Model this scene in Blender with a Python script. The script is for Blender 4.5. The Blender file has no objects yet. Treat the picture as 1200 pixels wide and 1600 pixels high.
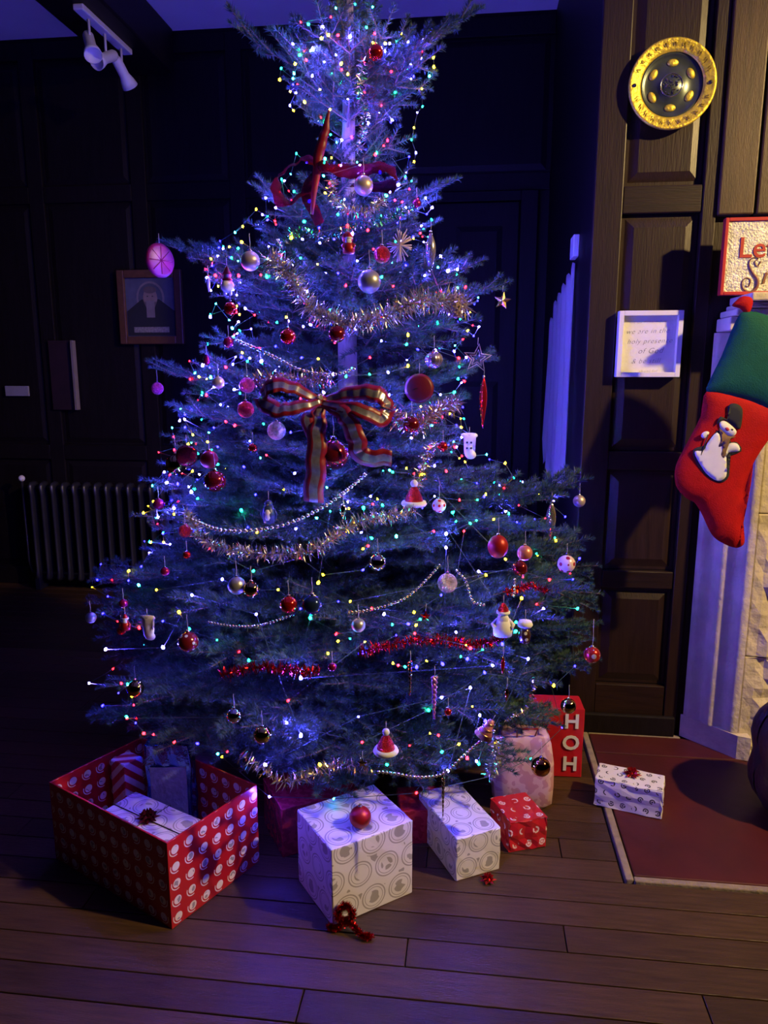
import bpy, bmesh, math, random
import numpy as np
from mathutils import Vector, Matrix, Euler, Quaternion
rnd = random.Random(7)
PI = math.pi
sc = bpy.context.scene
COL = sc.collection

# ------------------------------------------------------------------ camera, world, lamps, exposure
F_PX, PITCH, YAW, CAM_H = 1155.0, math.radians(10.8), math.radians(6.8), 1.5
cam_d = bpy.data.cameras.new('camera')
cam_d.sensor_fit = 'VERTICAL'; cam_d.sensor_height = 36.0
cam_d.lens = 36.0 * F_PX / 1600.0
cam_d.clip_start = 0.05
cam = bpy.data.objects.new('camera', cam_d); COL.objects.link(cam)
cam.location = (0, 0, CAM_H)
cam.rotation_euler = (PI / 2 - PITCH, 0, YAW)
sc.camera = cam

world = bpy.data.worlds.new('world'); sc.world = world; world.use_nodes = True
world.node_tree.nodes['Background'].inputs[0].default_value = (0.25, 0.25, 0.6, 1)
world.node_tree.nodes['Background'].inputs[1].default_value = 0.0015

lamp_d = bpy.data.lights.new('ceiling_spot', 'SPOT')      # the warm lamp of the room, above and to the right of the camera
lamp_d.energy = 720; lamp_d.color = (1.0, 0.69, 0.27); lamp_d.spot_size = math.radians(98); lamp_d.spot_blend = 1.0
lamp_d.shadow_soft_size = 0.06
lamp = bpy.data.objects.new('ceiling_spot', lamp_d); COL.objects.link(lamp)
lamp.location = (2.95, 1.15, 3.25)
lamp.rotation_euler = (Vector((0.75, 2.45, 1.1)) - lamp.location).to_track_quat('-Z', 'Y').to_euler()

sc.view_settings.view_transform = 'Standard'; sc.view_settings.look = 'None'
sc.view_settings.gamma = 1; sc.view_settings.use_curve_mapping = False
sc.view_settings.exposure = 0.0
sc.cycles.max_bounces = 6; sc.cycles.diffuse_bounces = 2; sc.cycles.glossy_bounces = 3
sc.cycles.transmission_bounces = 4; sc.cycles.transparent_max_bounces = 8
sc.cycles.sample_clamp_indirect = 2.0
sc.cycles.use_light_tree = True

# ------------------------------------------------------------------ measuring helpers
CM = Euler((PI / 2 - PITCH, 0, YAW)).to_matrix()
C0 = Vector((0, 0, CAM_H))
FWD = CM @ Vector((0, 0, -1))
def ray(px, py): return CM @ Vector(((px - 600) / F_PX, -(py - 800) / F_PX, -1))
def onY(px, py, Y): r = ray(px, py); return C0 + r * (Y / r.y)
def onX(px, py, X): r = ray(px, py); return C0 + r * (X / r.x)
def onZ(px, py, z): r = ray(px, py); return C0 + r * ((z - CAM_H) / r.z)
def depth(p): return (Vector(p) - C0).dot(FWD)
def size(px, p): return px * depth(p) / F_PX

# ------------------------------------------------------------------ materials
MATS = {}
def mat(name, color, rough=0.5, metal=0.0, emit=None, es=0.0, noise=0.0, nscale=20.0, bump=0.0, bscale=60.0,
        trans=0.0, sheen=0.0, coat=0.0, objrand=0.0, stretch=None, spec=None):
    if name in MATS: return MATS[name]
    m = bpy.data.materials.new(name); m.use_nodes = True
    nt = m.node_tree; b = nt.nodes['Principled BSDF']
    b.inputs['Base Color'].default_value = (*color, 1)
    b.inputs['Roughness'].default_value = rough; b.inputs['Metallic'].default_value = metal
    if trans: b.inputs['Transmission Weight'].default_value = trans
    if sheen: b.inputs['Sheen Weight'].default_value = sheen
    if coat: b.inputs['Coat Weight'].default_value = coat
    if spec is not None: b.inputs['Specular IOR Level'].default_value = spec
    if emit: b.inputs['Emission Color'].default_value = (*emit, 1); b.inputs['Emission Strength'].default_value = es
    tc = nt.nodes.new('ShaderNodeTexCoord'); mp = nt.nodes.new('ShaderNodeMapping')
    nt.links.new(tc.outputs['Object'], mp.inputs[0])
    if stretch: mp.inputs['Scale'].default_value = stretch
    if noise:
        n = nt.nodes.new('ShaderNodeTexNoise'); n.inputs['Scale'].default_value = nscale; n.inputs['Detail'].default_value = 4
        nt.links.new(mp.outputs[0], n.inputs['Vector'])
        r = nt.nodes.new('ShaderNodeMapRange'); r.inputs[1].default_value = 0.25; r.inputs[2].default_value = 0.75
        r.inputs[3].default_value = 1 - noise; r.inputs[4].default_value = 1 + noise
        nt.links.new(n.outputs[0], r.inputs[0])
        h = nt.nodes.new('ShaderNodeHueSaturation'); h.inputs['Color'].default_value = (*color, 1)
        if objrand:
            oi = nt.nodes.new('ShaderNodeObjectInfo'); rr = nt.nodes.new('ShaderNodeMapRange')
            rr.inputs[3].default_value = 1 - objrand; rr.inputs[4].default_value = 1 + objrand
            nt.links.new(oi.outputs['Random'], rr.inputs[0])
            mu = nt.nodes.new('ShaderNodeMath'); mu.operation = 'MULTIPLY'
            nt.links.new(r.outputs[0], mu.inputs[0]); nt.links.new(rr.outputs[0], mu.inputs[1])
            nt.links.new(mu.outputs[0], h.inputs['Value'])
        else: nt.links.new(r.outputs[0], h.inputs['Value'])
        nt.links.new(h.outputs[0], b.inputs['Base Color'])
    if bump:
        n2 = nt.nodes.new('ShaderNodeTexNoise'); n2.inputs['Scale'].default_value = bscale; n2.inputs['Detail'].default_value = 5
        nt.links.new(mp.outputs[0], n2.inputs['Vector'])
        bp = nt.nodes.new('ShaderNodeBump'); bp.inputs['Strength'].default_value = bump; bp.inputs['Distance'].default_value = 0.01
        nt.links.new(n2.outputs[0], bp.inputs['Height']); nt.links.new(bp.outputs[0], b.inputs['Normal'])
    MATS[name] = m; return m

def math_node(nt, op, a, b=None, c=None):
    n = nt.nodes.new('ShaderNodeMath'); n.operation = op
    for i, v in enumerate((a, b, c)):
        if v is None: continue
        if isinstance(v, (int, float)): n.inputs[i].default_value = v
        else: nt.links.new(v, n.inputs[i])
    return n.outputs[0]

def print_mat(name, bg, ink, cell=0.06, kind='rings', rough=0.45, ink2=None, stagger=0.5):
    """wrapping paper: a flat repeated print laid out on the paper's own UVs (in metres)"""
    if name in MATS: return MATS[name]
    m = bpy.data.materials.new(name); m.use_nodes = True; nt = m.node_tree; b = nt.nodes['Principled BSDF']
    b.inputs['Roughness'].default_value = rough
    tc = nt.nodes.new('ShaderNodeTexCoord'); sp = nt.nodes.new('ShaderNodeSeparateXYZ')
    nt.links.new(tc.outputs['UV'], sp.inputs[0])
    y = math_node(nt, 'DIVIDE', sp.outputs[1], cell)
    fy = math_node(nt, 'FLOOR', y)
    x = math_node(nt, 'ADD', math_node(nt, 'DIVIDE', sp.outputs[0], cell), math_node(nt, 'MULTIPLY', fy, stagger))
    u = math_node(nt, 'SUBTRACT', math_node(nt, 'FRACT', x), 0.5)
    v = math_node(nt, 'SUBTRACT', math_node(nt, 'FRACT', y), 0.5)
    d = math_node(nt, 'SQRT', math_node(nt, 'ADD', math_node(nt, 'MULTIPLY', u, u), math_node(nt, 'MULTIPLY', v, v)))
    nz = nt.nodes.new('ShaderNodeTexNoise'); nz.inputs['Scale'].default_value = 2.2 / cell; nz.inputs['Detail'].default_value = 1
    nt.links.new(tc.outputs['UV'], nz.inputs['Vector'])
    def band(c, w): return math_node(nt, 'LESS_THAN', math_node(nt, 'ABSOLUTE', math_node(nt, 'SUBTRACT', d, c)), w)
    nthr = math_node(nt, 'GREATER_THAN', nz.outputs[0], 0.5)
    if kind == 'rings':
        inner = math_node(nt, 'MULTIPLY', math_node(nt, 'LESS_THAN', d, 0.22), nthr)
        outn = math_node(nt, 'MULTIPLY', math_node(nt, 'GREATER_THAN', d, 0.5), math_node(nt, 'GREATER_THAN', nz.outputs[0], 0.62))
        mask = math_node(nt, 'MAXIMUM', math_node(nt, 'MAXIMUM', band(0.42, 0.022), band(0.33, 0.012)), math_node(nt, 'MAXIMUM', inner, outn))
        mask = math_node(nt, 'MINIMUM', mask, 1.0)
    elif kind == 'discs':
        disc = math_node(nt, 'LESS_THAN', d, 0.25)
        arc = math_node(nt, 'MULTIPLY', band(0.36, 0.03), math_node(nt, 'LESS_THAN', math_node(nt, 'ADD', u, v), -0.2))
        mask = math_node(nt, 'MAXIMUM', disc, arc)
    elif kind == 'curls':
        arc = math_node(nt, 'MULTIPLY', band(0.2, 0.055), math_node(nt, 'GREATER_THAN', nz.outputs[0], 0.46))
        mask = math_node(nt, 'MAXIMUM', arc, math_node(nt, 'MULTIPLY', math_node(nt, 'LESS_THAN', d, 0.09), nthr))
    elif kind == 'stripes':
        w = math_node(nt, 'FRACT', math_node(nt, 'ADD', x, y))
        mask = math_node(nt, 'GREATER_THAN', w, 0.5)
    elif kind == 'dots':
        mask = math_node(nt, 'LESS_THAN', d, 0.22)
    else: mask = nthr
    mx = nt.nodes.new('ShaderNodeMix'); mx.data_type = 'RGBA'
    mx.inputs[6].default_value = (*bg, 1); mx.inputs[7].default_value = (*ink, 1)
    nt.links.new(mask, mx.inputs[0])
    out = mx.outputs[2]
    if ink2:
        m2 = nt.nodes.new('ShaderNodeMix'); m2.data_type = 'RGBA'; m2.inputs[7].default_value = (*ink2, 1)
        nt.links.new(out, m2.inputs[6])
        k = math_node(nt, 'MULTIPLY', math_node(nt, 'LESS_THAN', d, 0.19), math_node(nt, 'GREATER_THAN', nz.outputs[0], 0.56))
        nt.links.new(k, m2.inputs[0]); out = m2.outputs[2]
    nt.links.new(out, b.inputs['Base Color'])
    bp = nt.nodes.new('ShaderNodeBump'); bp.inputs['Strength'].default_value = 0.25; bp.inputs['Distance'].default_value = 0.004
    n3 = nt.nodes.new('ShaderNodeTexNoise'); n3.inputs['Scale'].default_value = 14
    nt.links.new(tc.outputs['UV'], n3.inputs['Vector']); nt.links.new(n3.outputs[0], bp.inputs['Height'])
    nt.links.new(bp.outputs[0], b.inputs['Normal'])
    MATS[name] = m; return m

WOOD = mat('dark_oak', (0.018, 0.0075, 0.0045), 0.42, noise=0.35, nscale=9, stretch=(9, 9, 0.8), bump=0.12, bscale=26, objrand=0.15)
WOODH = mat('dark_oak_rail', (0.017, 0.007, 0.0042), 0.42, noise=0.4, nscale=9, stretch=(0.8, 9, 9), bump=0.12, bscale=26, objrand=0.15)
DWOOD = mat('black_oak', (0.0075, 0.005, 0.006), 0.5, noise=0.35, nscale=8, stretch=(8, 8, 0.7), bump=0.2, objrand=0.12, spec=.22)
PLANK = mat('floor_board', (0.056, 0.030, 0.013), 0.33, noise=0.35, nscale=7, stretch=(1.2, 14, 14), bump=0.22, bscale=30, objrand=0.28, spec=.35)
PLASTER = mat('ceiling_plaster', (0.82, 0.80, 0.80), 0.9, noise=0.06, nscale=3, bump=0.15)
STONE = mat('pale_stone', (0.62, 0.54, 0.40), 0.85, noise=0.22, nscale=9, bump=0.5, bscale=45)
RUBBLE = mat('rough_stone', (0.58, 0.50, 0.34), 0.9, noise=0.3, nscale=14, bump=1.0, bscale=24)
TILE = mat('red_tile', (0.060, 0.0065, 0.005), 0.5, noise=0.3, nscale=6, bump=0.2, bscale=20)
EDGE = mat('cement_edge', (0.24, 0.19, 0.13), 0.85, noise=0.3, nscale=25, bump=0.5)
WHITE = mat('white_paint', (0.75, 0.74, 0.72), 0.4, noise=0.03, nscale=8)
PAPER = mat('white_paper', (0.78, 0.77, 0.76), 0.8, noise=0.05, nscale=12, bump=0.2)
BLACK = mat('black_ink', (0.02, 0.02, 0.022), 0.6, noise=0.1)
GREY = mat('pencil_grey', (0.17, 0.18, 0.17), 0.7, noise=0.1)
IRON = mat('dark_iron', (0.05, 0.05, 0.055), 0.45, 0.3, noise=0.2)
SILVER = mat('silver', (0.80, 0.80, 0.82), 0.16, 1.0, noise=0.05)
GOLD = mat('gold', (0.85, 0.60, 0.22), 0.2, 1.0, noise=0.1)
NEEDLE = mat('fir_needle', (0.042, 0.090, 0.066), 0.5, noise=0.35, nscale=5, objrand=0.3, spec=0.35)
BARK = mat('pale_bark', (0.30, 0.26, 0.22), 0.85, noise=0.35, nscale=22, bump=0.6, stretch=(1, 1, .5))
TWIG = mat('twig_bark', (0.16, 0.12, 0.08), 0.85, noise=0.3, nscale=30)
WIRE = mat('green_wire', (0.02, 0.05, 0.03), 0.5, noise=0.1)
RED_SHINE = mat('red_glass', (0.55, 0.012, 0.012), 0.12, 0.75, noise=0.08, coat=0.5)
RED_MATTE = mat('red_satin', (0.34, 0.008, 0.010), 0.38, 0.3, noise=0.1)
MAROON = mat('maroon_shine', (0.22, 0.01, 0.02), 0.15, 0.7, noise=0.1, coat=0.5)
GLASS = mat('clear_glass', (0.92, 0.94, 0.92), 0.03, 0, noise=0.02, trans=0.9)
RIBBON_RED = mat('ribbon_red', (0.19, 0.003, 0.010), 0.4, noise=0.15, nscale=60)
RIBBON_SILVER = mat('ribbon_silver', (0.40, 0.38, 0.44), 0.28, 0.75, noise=0.3, nscale=90)

# ------------------------------------------------------------------ mesh helpers
def tag(o, label=None, cat=None, group=None, kind=None):
    if label: o['label'] = label
    if cat: o['category'] = cat
    if group: o['group'] = group
    if kind: o['kind'] = kind
    return o
def empty(name, loc=(0, 0, 0), rot=(0, 0, 0)):
    o = bpy.data.objects.new(name, None); o.empty_display_size = 0.05; COL.objects.link(o)
    o.location = loc; o.rotation_euler = rot; return o
def link(name, me, parent=None, loc=None):
    o = bpy.data.objects.new(name, me); COL.objects.link(o)
    if parent: o.parent = parent
    if loc is not None: o.location = loc
    return o
def bmobj(name, bm, mats, parent=None, smooth=False, loc=None):
    me = bpy.data.meshes.new(name); bm.normal_update(); bm.to_mesh(me); bm.free()
    for m in (mats if isinstance(mats, (list, tuple)) else [mats]): me.materials.append(m)
    if smooth: me.polygons.foreach_set('use_smooth', [True] * len(me.polygons))
    return link(name, me, parent, loc)
def rawmesh(name, V, Fc, mats, midx=None, smooth=False):
    me = bpy.data.meshes.new(name); me.from_pydata([tuple(v) for v in V], [], Fc)
    for m in (mats if isinstance(mats, (list, tuple)) else [mats]): me.materials.append(m)
    if midx is not None: me.polygons.foreach_set('material_index', midx)
    if smooth: me.polygons.foreach_set('use_smooth', [True] * len(me.polygons))
    me.update(); return me
def trimesh(name, V, mats, midx=None):
    """V: (n,3,3) array of separate triangles"""
    n = len(V); me = bpy.data.meshes.new(name)
    me.vertices.add(3 * n); me.vertices.foreach_set('co', np.asarray(V, dtype=np.float32).ravel())
    me.loops.add(3 * n); me.loops.foreach_set('vertex_index', np.arange(3 * n, dtype=np.int32))
    me.polygons.add(n); me.polygons.foreach_set('loop_start', np.arange(0, 3 * n, 3, dtype=np.int32))
    me.polygons.foreach_set('loop_total', np.full(n, 3, dtype=np.int32))
    for m in (mats if isinstance(mats, (list, tuple)) else [mats]): me.materials.append(m)
    if midx is not None: me.polygons.foreach_set('material_index', np.asarray(midx, dtype=np.int32))
    me.update(calc_edges=True); return me
def box_bm(bm, lo, hi, bevel=0.0):
    r = bmesh.ops.create_cube(bm, size=1)
    lo, hi = Vector(lo), Vector(hi)
    for v in r['verts']: v.co = Vector([(lo[i] + hi[i]) / 2 + v.co[i] * (hi[i] - lo[i]) for i in range(3)])
    if bevel:
        es = list({e for v in r['verts'] for e in v.link_edges})
        bmesh.ops.bevel(bm, geom=es, offset=bevel, segments=2, affect='EDGES', profile=0.5)
def box(name, lo, hi, m, parent=None, bevel=0.0):
    bm = bmesh.new(); box_bm(bm, lo, hi, bevel); return bmobj(name, bm, m, parent)
def lathe_bm(bm, prof, seg=20, off=(0, 0, 0), flute=0.0, nf=8, sx=1, sy=1):
    off = Vector(off); rings = []
    for r, z in prof:
        if r < 1e-6: rings.append([bm.verts.new(off + Vector((0, 0, z)))])
        else:
            rg = []
            for i in range(seg):
                a = 2 * PI * i / seg; rr = r * (1 + flute * math.cos(nf * a))
                rg.append(bm.verts.new(off + Vector((rr * math.cos(a) * sx, rr * math.sin(a) * sy, z))))
            rings.append(rg)
    for A, B in zip(rings, rings[1:]):
        if len(A) == 1 and len(B) == 1: continue
        if len(A) == 1:
            for i in range(seg): bm.faces.new((A[0], B[(i + 1) % seg], B[i]))
        elif len(B) == 1:
            for i in range(seg): bm.faces.new((A[i], A[(i + 1) % seg], B[0]))
        else:
            for i in range(seg): bm.faces.new((A[i], A[(i + 1) % seg], B[(i + 1) % seg], B[i]))
def ball_prof(r, n=12, z0=0): return [(abs(r * math.sin(PI * i / n)) if 0 < i < n else 0, z0 - r * math.cos(PI * i / n)) for i in range(n + 1)]
def lathe(name, prof, m, parent=None, seg=20, smooth=True, **k):
    bm = bmesh.new(); lathe_bm(bm, prof, seg, **k); return bmobj(name, bm, m, parent, smooth)
def tube_bm(bm, pts, rad, seg=6, close=False):
    pts = [Vector(p) for p in pts]; rs = rad if isinstance(rad, (list, tuple)) else [rad] * len(pts)
    rings = []; n = len(pts); up = Vector((0.13, 0.21, 0.97)).normalized(); prev = None
    for i, p in enumerate(pts):
        t = (pts[min(i + 1, n - 1)] - pts[max(i - 1, 0)])
        if close: t = pts[(i + 1) % n] - pts[i - 1]
        if t.length < 1e-9: t = Vector((0, 0, 1))
        t.normalize()
        a = prev if prev else (up if abs(t.dot(up)) < 0.95 else Vector((1, 0, 0)))
        x = (a - t * a.dot(t)).normalized(); prev = x; y = t.cross(x)
        rings.append([bm.verts.new(p + (x * math.cos(2 * PI * k / seg) + y * math.sin(2 * PI * k / seg)) * rs[i]) for k in range(seg)])
    for A, B in (list(zip(rings, rings[1:])) + ([(rings[-1], rings[0])] if close else [])):
        for k in range(seg): bm.faces.new((A[k], A[(k + 1) % seg], B[(k + 1) % seg], B[k]))
    if not close:
        bm.faces.new(rings[0][::-1]); bm.faces.new(rings[-1])
def tube(name, pts, rad, m, parent=None, seg=6, close=False, smooth=True):
    bm = bmesh.new(); tube_bm(bm, pts, rad, seg, close); return bmobj(name, bm, m, parent, smooth)
def catmull(pts, n=8):
    pts = [Vector(p) for p in pts]; P = [pts[0] * 2 - pts[1]] + pts + [pts[-1] * 2 - pts[-2]]; out = []
    for i in range(1, len(P) - 2):
        a, b, c, d = P[i - 1:i + 3]
        for k in range(n):
            t = k / n
            out.append(0.5 * ((2 * b) + (c - a) * t + (2 * a - 5 * b + 4 * c - d) * t * t + (3 * b - a - 3 * c + d) * t ** 3))
    out.append(pts[-1]); return out
def poly_slab(name, pts2, th, m, parent=None, M=None, bevel=0.0, smooth=False):
    """flat outline (x,z) with thickness th along y, pillowed edge when bevel"""
    bm = bmesh.new()
    vs = [bm.verts.new((x, 0, z)) for x, z in pts2]
    f = bm.faces.new(vs)
    r = bmesh.ops.extrude_face_region(bm, geom=[f])
    ev = [v for v in r['geom'] if isinstance(v, bmesh.types.BMVert)]
    for v in ev: v.co.y += th
    bmesh.ops.recalc_face_normals(bm, faces=bm.faces)
    if bevel:
        es = [e for e in bm.edges if abs(e.verts[0].co.y - e.verts[1].co.y) < 1e-7]
        bmesh.ops.bevel(bm, geom=es, offset=bevel, segments=3, affect='EDGES', profile=0.5)
    if M is not None: bm.transform(M)
    return bmobj(name, bm, m, parent, smooth)
def text_mesh(name, body, h, m, parent, M, depth_=0.0005, shear=0.0, align='CENTER', spacing=1.0, bold=0.0):
    cu = bpy.data.curves.new(name + '_c', 'FONT'); cu.body = body; cu.size = h; cu.extrude = depth_; cu.shear = shear
    cu.align_x = align; cu.space_character = spacing; cu.resolution_u = 3; cu.offset = bold
    o = bpy.data.objects.new(name + '_c', cu); COL.objects.link(o)
    dg = bpy.context.evaluated_depsgraph_get(); me = bpy.data.meshes.new_from_object(o.evaluated_get(dg))
    bpy.data.objects.remove(o); bpy.data.curves.remove(cu)
    me.transform(M); me.materials.clear(); me.materials.append(m); me.name = name
    return link(name, me, parent)
def letters(name, body, h, m, parent, M, depth_=0.0005, **k):
    o = text_mesh('tmp_text', body, h, m, parent, Matrix.Identity(4), depth_, **k); me0 = o.data
    bm = bmesh.new(); bm.from_mesh(me0); bpy.data.objects.remove(o)
    seen = set(); isl = []
    for f in bm.faces:
        if f in seen: continue
        st_, vs = [f], []; seen.add(f)
        while st_:
            g = st_.pop(); vs.append(g)
            for v in g.verts:
                for q in v.link_faces:
                    if q not in seen: seen.add(q); st_.append(q)
        xs_ = [v.co.x for g in vs for v in g.verts]; isl.append([min(xs_), max(xs_), vs])
    isl.sort(key=lambda q: q[0]); out = []
    for q in isl:
        if out and (q[0] + q[1]) / 2 < out[-1][1] and (q[0] + q[1]) / 2 > out[-1][0]: out[-1][2] += q[2]; out[-1][1] = max(out[-1][1], q[1])
        else: out.append(q)
    for q in out:
        V = {}; Fc = []
        for f in q[2]: Fc.append([V.setdefault(v, len(V)) for v in f.verts])
        me = bpy.data.meshes.new(name); me.from_pydata([v.co[:] for v in V], [], Fc); me.transform(M); me.materials.append(m); link(name, me, parent)
    bm.free()
def basis(o, x, y):
    x = Vector(x).normalized(); y = Vector(y).normalized(); z = x.cross(y)
    return Matrix.Translation(o) @ Matrix((x, y, z)).transposed().to_4x4()
def resample(pts, step):
    out = [pts[0].copy()]; acc = 0
    for a, b in zip(pts, pts[1:]):
        L = (b - a).length; 
        if L < 1e-9: continue
        s = step - acc
        while s <= L: out.append(a.lerp(b, s / L)); s += step
        acc = (acc + L) % step if L + acc >= step else acc + L
    return out

# ------------------------------------------------------------------ the setting
BW_Y, BR_Y, SIDE_X, CEIL = 4.8, 3.0, 0.43, 3.55
def structure(o): o['kind'] = 'structure'; return o
floor = structure(box('floor', (-3.7, -0.6, -0.08), (3.3, 4.95, -0.022), mat('subfloor', (0.012, 0.008, 0.006), 0.9, noise=0.2)))
PW = 0.098
plank_cache = {}
row = 0; y = 2.032 - 12 * PW
hearth_x0, hearth_y0 = 0.50, 2.04
while y < BW_Y:
    x = -3.6 - (row * 0.83) % 1.9
    while x < 2.8:
        L = [1.7, 2.2, 1.35, 2.6][rnd.randrange(4)]
        a, b = max(x, -3.6), min(x + L, 2.8)
        if y + PW > hearth_y0 + 0.01: b = min(b, hearth_x0 - 0.02 if y < BR_Y else SIDE_X)
        if b - a > 0.08:
            key = (round(b - a, 2))
            if key not in plank_cache:
                bm = bmesh.new(); box_bm(bm, (0, 0, -0.02), (key - 0.003, PW - 0.0035, 0), 0.0018)
                me = bpy.data.meshes.new('plank'); bm.to_mesh(me); bm.free(); me.materials.append(PLANK); plank_cache[key] = me
            o = link('plank', plank_cache[key], floor, (a, y, -0.0005 * rnd.random()))
        x += L
    y += PW; row += 1
structure(box('ceiling', (-3.7, -0.6, CEIL), (3.3, 4.95, CEIL + 0.08), PLASTER))
beam = structure(box('trim_1', (-2.20, -0.6, 3.30), (-1.87, BW_Y, CEIL), DWOOD, bevel=0.012)); beam['label'] = 'dark ceiling beam carrying the white spotlight bar'
structure(box('wall_left', (-3.75, -0.6, 0), (-3.6, 4.95, CEIL), DWOOD))
wall_back = structure(box('wall_back', (-3.6, BW_Y + 0.02, 0), (SIDE_X, BW_Y + 0.15, CEIL), DWOOD))
wall_right = structure(box('wall_right', (SIDE_X, BR_Y + 0.02, 0), (3.3, BW_Y + 0.15, CEIL), DWOOD))
def raised_panel(name, x0, x1, z0, z1, yb, m, parent, d=0.012):
    """fielded panel facing -Y whose back lies at yb"""
    g = 0.004; i1, i2 = 0.012, 0.045
    V = []; 
    for ins, yy in ((0, yb), (0, yb - 0.002), (i1, yb - 0.002), (i2, yb - d)):
        V += [(x0 + g + ins, yy, z0 + g + ins), (x1 - g - ins, yy, z0 + g + ins), (x1 - g - ins, yy, z1 - g - ins), (x0 + g + ins, yy, z1 - g - ins)]
    Fc = [(3, 2, 1, 0)]
    for k in range(3):
        for j in range(4): a, b = 4 * k + j, 4 * k + (j + 1) % 4; Fc.append((a, b, b + 4, a + 4))
    Fc.append((12, 13, 14, 15))
    return link(name, rawmesh(name, V, Fc, m), parent)
def panelling(parent, xs, zs, yb, mv, mh, sw=0.05, th=0.022):
    """xs, zs: centre lines of stiles and rails"""
    for x in xs: box('stile', (x - sw, yb - th, 0), (x + sw, yb, zs[-1] + sw), mv, parent, 0.003)
    for a, b in zip(xs, xs[1:]):
        for z in zs: box('rail', (a + sw + .001, yb - th, max(0, z - sw)), (b - sw - .001, yb, z + sw), mh, parent, 0.003)
        for z0, z1 in zip(zs, zs[1:]):
            if z1 - z0 > 2 * sw + 0.05: raised_panel('panel', a + sw, b - sw, z0 + sw, z1 - sw, yb, mv, parent)
panelling(wall_back, [-3.55, -2.85, -2.15, -1.50, -0.85], [0.08, 0.95, 2.62, 3.47], BW_Y + 0.02, DWOOD, DWOOD)
# the door in the back wall, partly behind the tree
box('rail', (-0.80, BW_Y - .002, 2.57), (SIDE_X - .002, BW_Y + .02, 2.67), DWOOD, wall_back, 0.003)
box('rail', (-0.80, BW_Y - .002, 3.42), (SIDE_X - .002, BW_Y + .02, 3.52), DWOOD, wall_back, 0.003)
raised_panel('panel', -0.80, SIDE_X - 0.01, 2.67, 3.42, BW_Y + 0.02, DWOOD, wall_back)
door = empty('door_1', (-0.2, BW_Y - 0.005, 0)); door['kind'] = 'structure'
def dpart(nm, a, b, m=DWOOD, bev=0.003):
    lo = Vector(a) - door.location; hi = Vector(b) - door.location; return box(nm, lo, hi, m, door, bev)
dpart('door_leaf', (-0.62, BW_Y - 0.025, 0.01), (0.25, BW_Y + 0.015, 2.5))
dpart('door_jamb', (-0.73, BW_Y - 0.045, 0), (-0.63, BW_Y + 0.015, 2.56)); dpart('door_jamb', (0.26, BW_Y - 0.045, 0), (0.36, BW_Y + 0.015, 2.56))
dpart('door_head', (-0.63, BW_Y - 0.045, 2.505), (0.26, BW_Y + 0.015, 2.56))
for xa, xb in ((-0.54, -0.23), (-0.14, 0.17)):
    for za, zb in ((0.15, 0.72), (0.86, 1.45), (1.6, 2.38)):
        p = raised_panel('door_panel', xa + .2, xb + .2, za, zb, -0.019, DWOOD, door)
# chimney breast facing
def XB(px, py): return onY(px, py, BR_Y).x
def ZB(py, px=1030): return onY(px, py, BR_Y).z
yb = BR_Y + 0.02
xs0, xs1, xs2 = SIDE_X, XB(962, 500), XB(1098, 300)
zz = [0, 0.10, ZB(1100), ZB(1060), ZB(920), ZB(897), ZB(712), ZB(705), ZB(333), ZB(292), CEIL]
box('stile', (xs0, yb - 0.03, 0), (xs1, yb, CEIL), WOOD, wall_right, 0.004)
box('stile', (xs2, yb - 0.03, 0), (xs2 + 0.05, yb, CEIL), WOOD, wall_right, 0.004)
for z0, z1 in ((0, ZB(1072)), (ZB(920), ZB(893)), (ZB(735), ZB(706)), (ZB(333), ZB(290)), (3.3, CEIL)):
    box('rail', (xs1 + .001, yb - 0.024, z0), (xs2 - .001, yb, z1), WOODH, wall_right, 0.004)
for z0, z1 in ((ZB(1072), ZB(920)), (ZB(893), ZB(735)), (ZB(706), ZB(333)), (ZB(290), 3.3)):
    raised_panel('panel', xs1, xs2, z0, z1, yb, WOOD, wall_right, 0.014)
# overmantel boards on the right
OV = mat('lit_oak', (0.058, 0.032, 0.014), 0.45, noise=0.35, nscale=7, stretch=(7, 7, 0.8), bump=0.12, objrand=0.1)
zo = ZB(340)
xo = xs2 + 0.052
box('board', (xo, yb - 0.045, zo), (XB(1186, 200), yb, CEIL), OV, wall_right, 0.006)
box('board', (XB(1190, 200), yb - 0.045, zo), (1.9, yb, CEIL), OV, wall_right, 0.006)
box('board', (xo, yb - 0.01, 0), (2.8, yb, zo), WOOD, wall_right)
b_ = structure(box('baseboard_right', (SIDE_X - 0.0, BR_Y - 0.035, 0), (0.86, BR_Y - 0.012, 0.09), DWOOD, bevel=0.006))
structure(box('trim_2', (SIDE_X - 0.02, BR_Y + 0.06, 0), (SIDE_X - 0.001, BW_Y - 0.04, 0.12), DWOOD, bevel=0.006))
structure(box('baseboard_back', (-3.59, BW_Y - 0.02, 0), (-0.95, BW_Y - 0.003, 0.12), DWOOD, bevel=0.006))

# ------------------------------------------------------------------ hearth and fireplace
hearth = empty('hearth', (0.5, 2.5, 0)); tag(hearth, 'red tiled hearth with a pale cement edge set into the floor', 'hearth')
def hp(nm, lo, hi, m, bev=0.004): return box(nm, Vector(lo) - hearth.location, Vector(hi) - hearth.location, m, hearth, bev)
hy = 2.80
hp('tile', (0.515, hy + .006, -0.03), (1.30, 2.96, 0.004), TILE)
hp('tile', (0.515, 2.062, -0.03), (1.50, hy, 0.004), TILE)
hp('tile', (1.506, 2.062, -0.03), (2.4, hy, 0.004), TILE)
hp('edging', (0.486, 2.04, -0.03), (0.510, 2.98, 0.006), EDGE)
hp('edging', (0.511, 2.034, -0.03), (2.4, 2.057, 0.006), EDGE)
hp('edging', (0.511, 2.963, -0.03), (0.885, 2.984, 0.006), EDGE)

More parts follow.
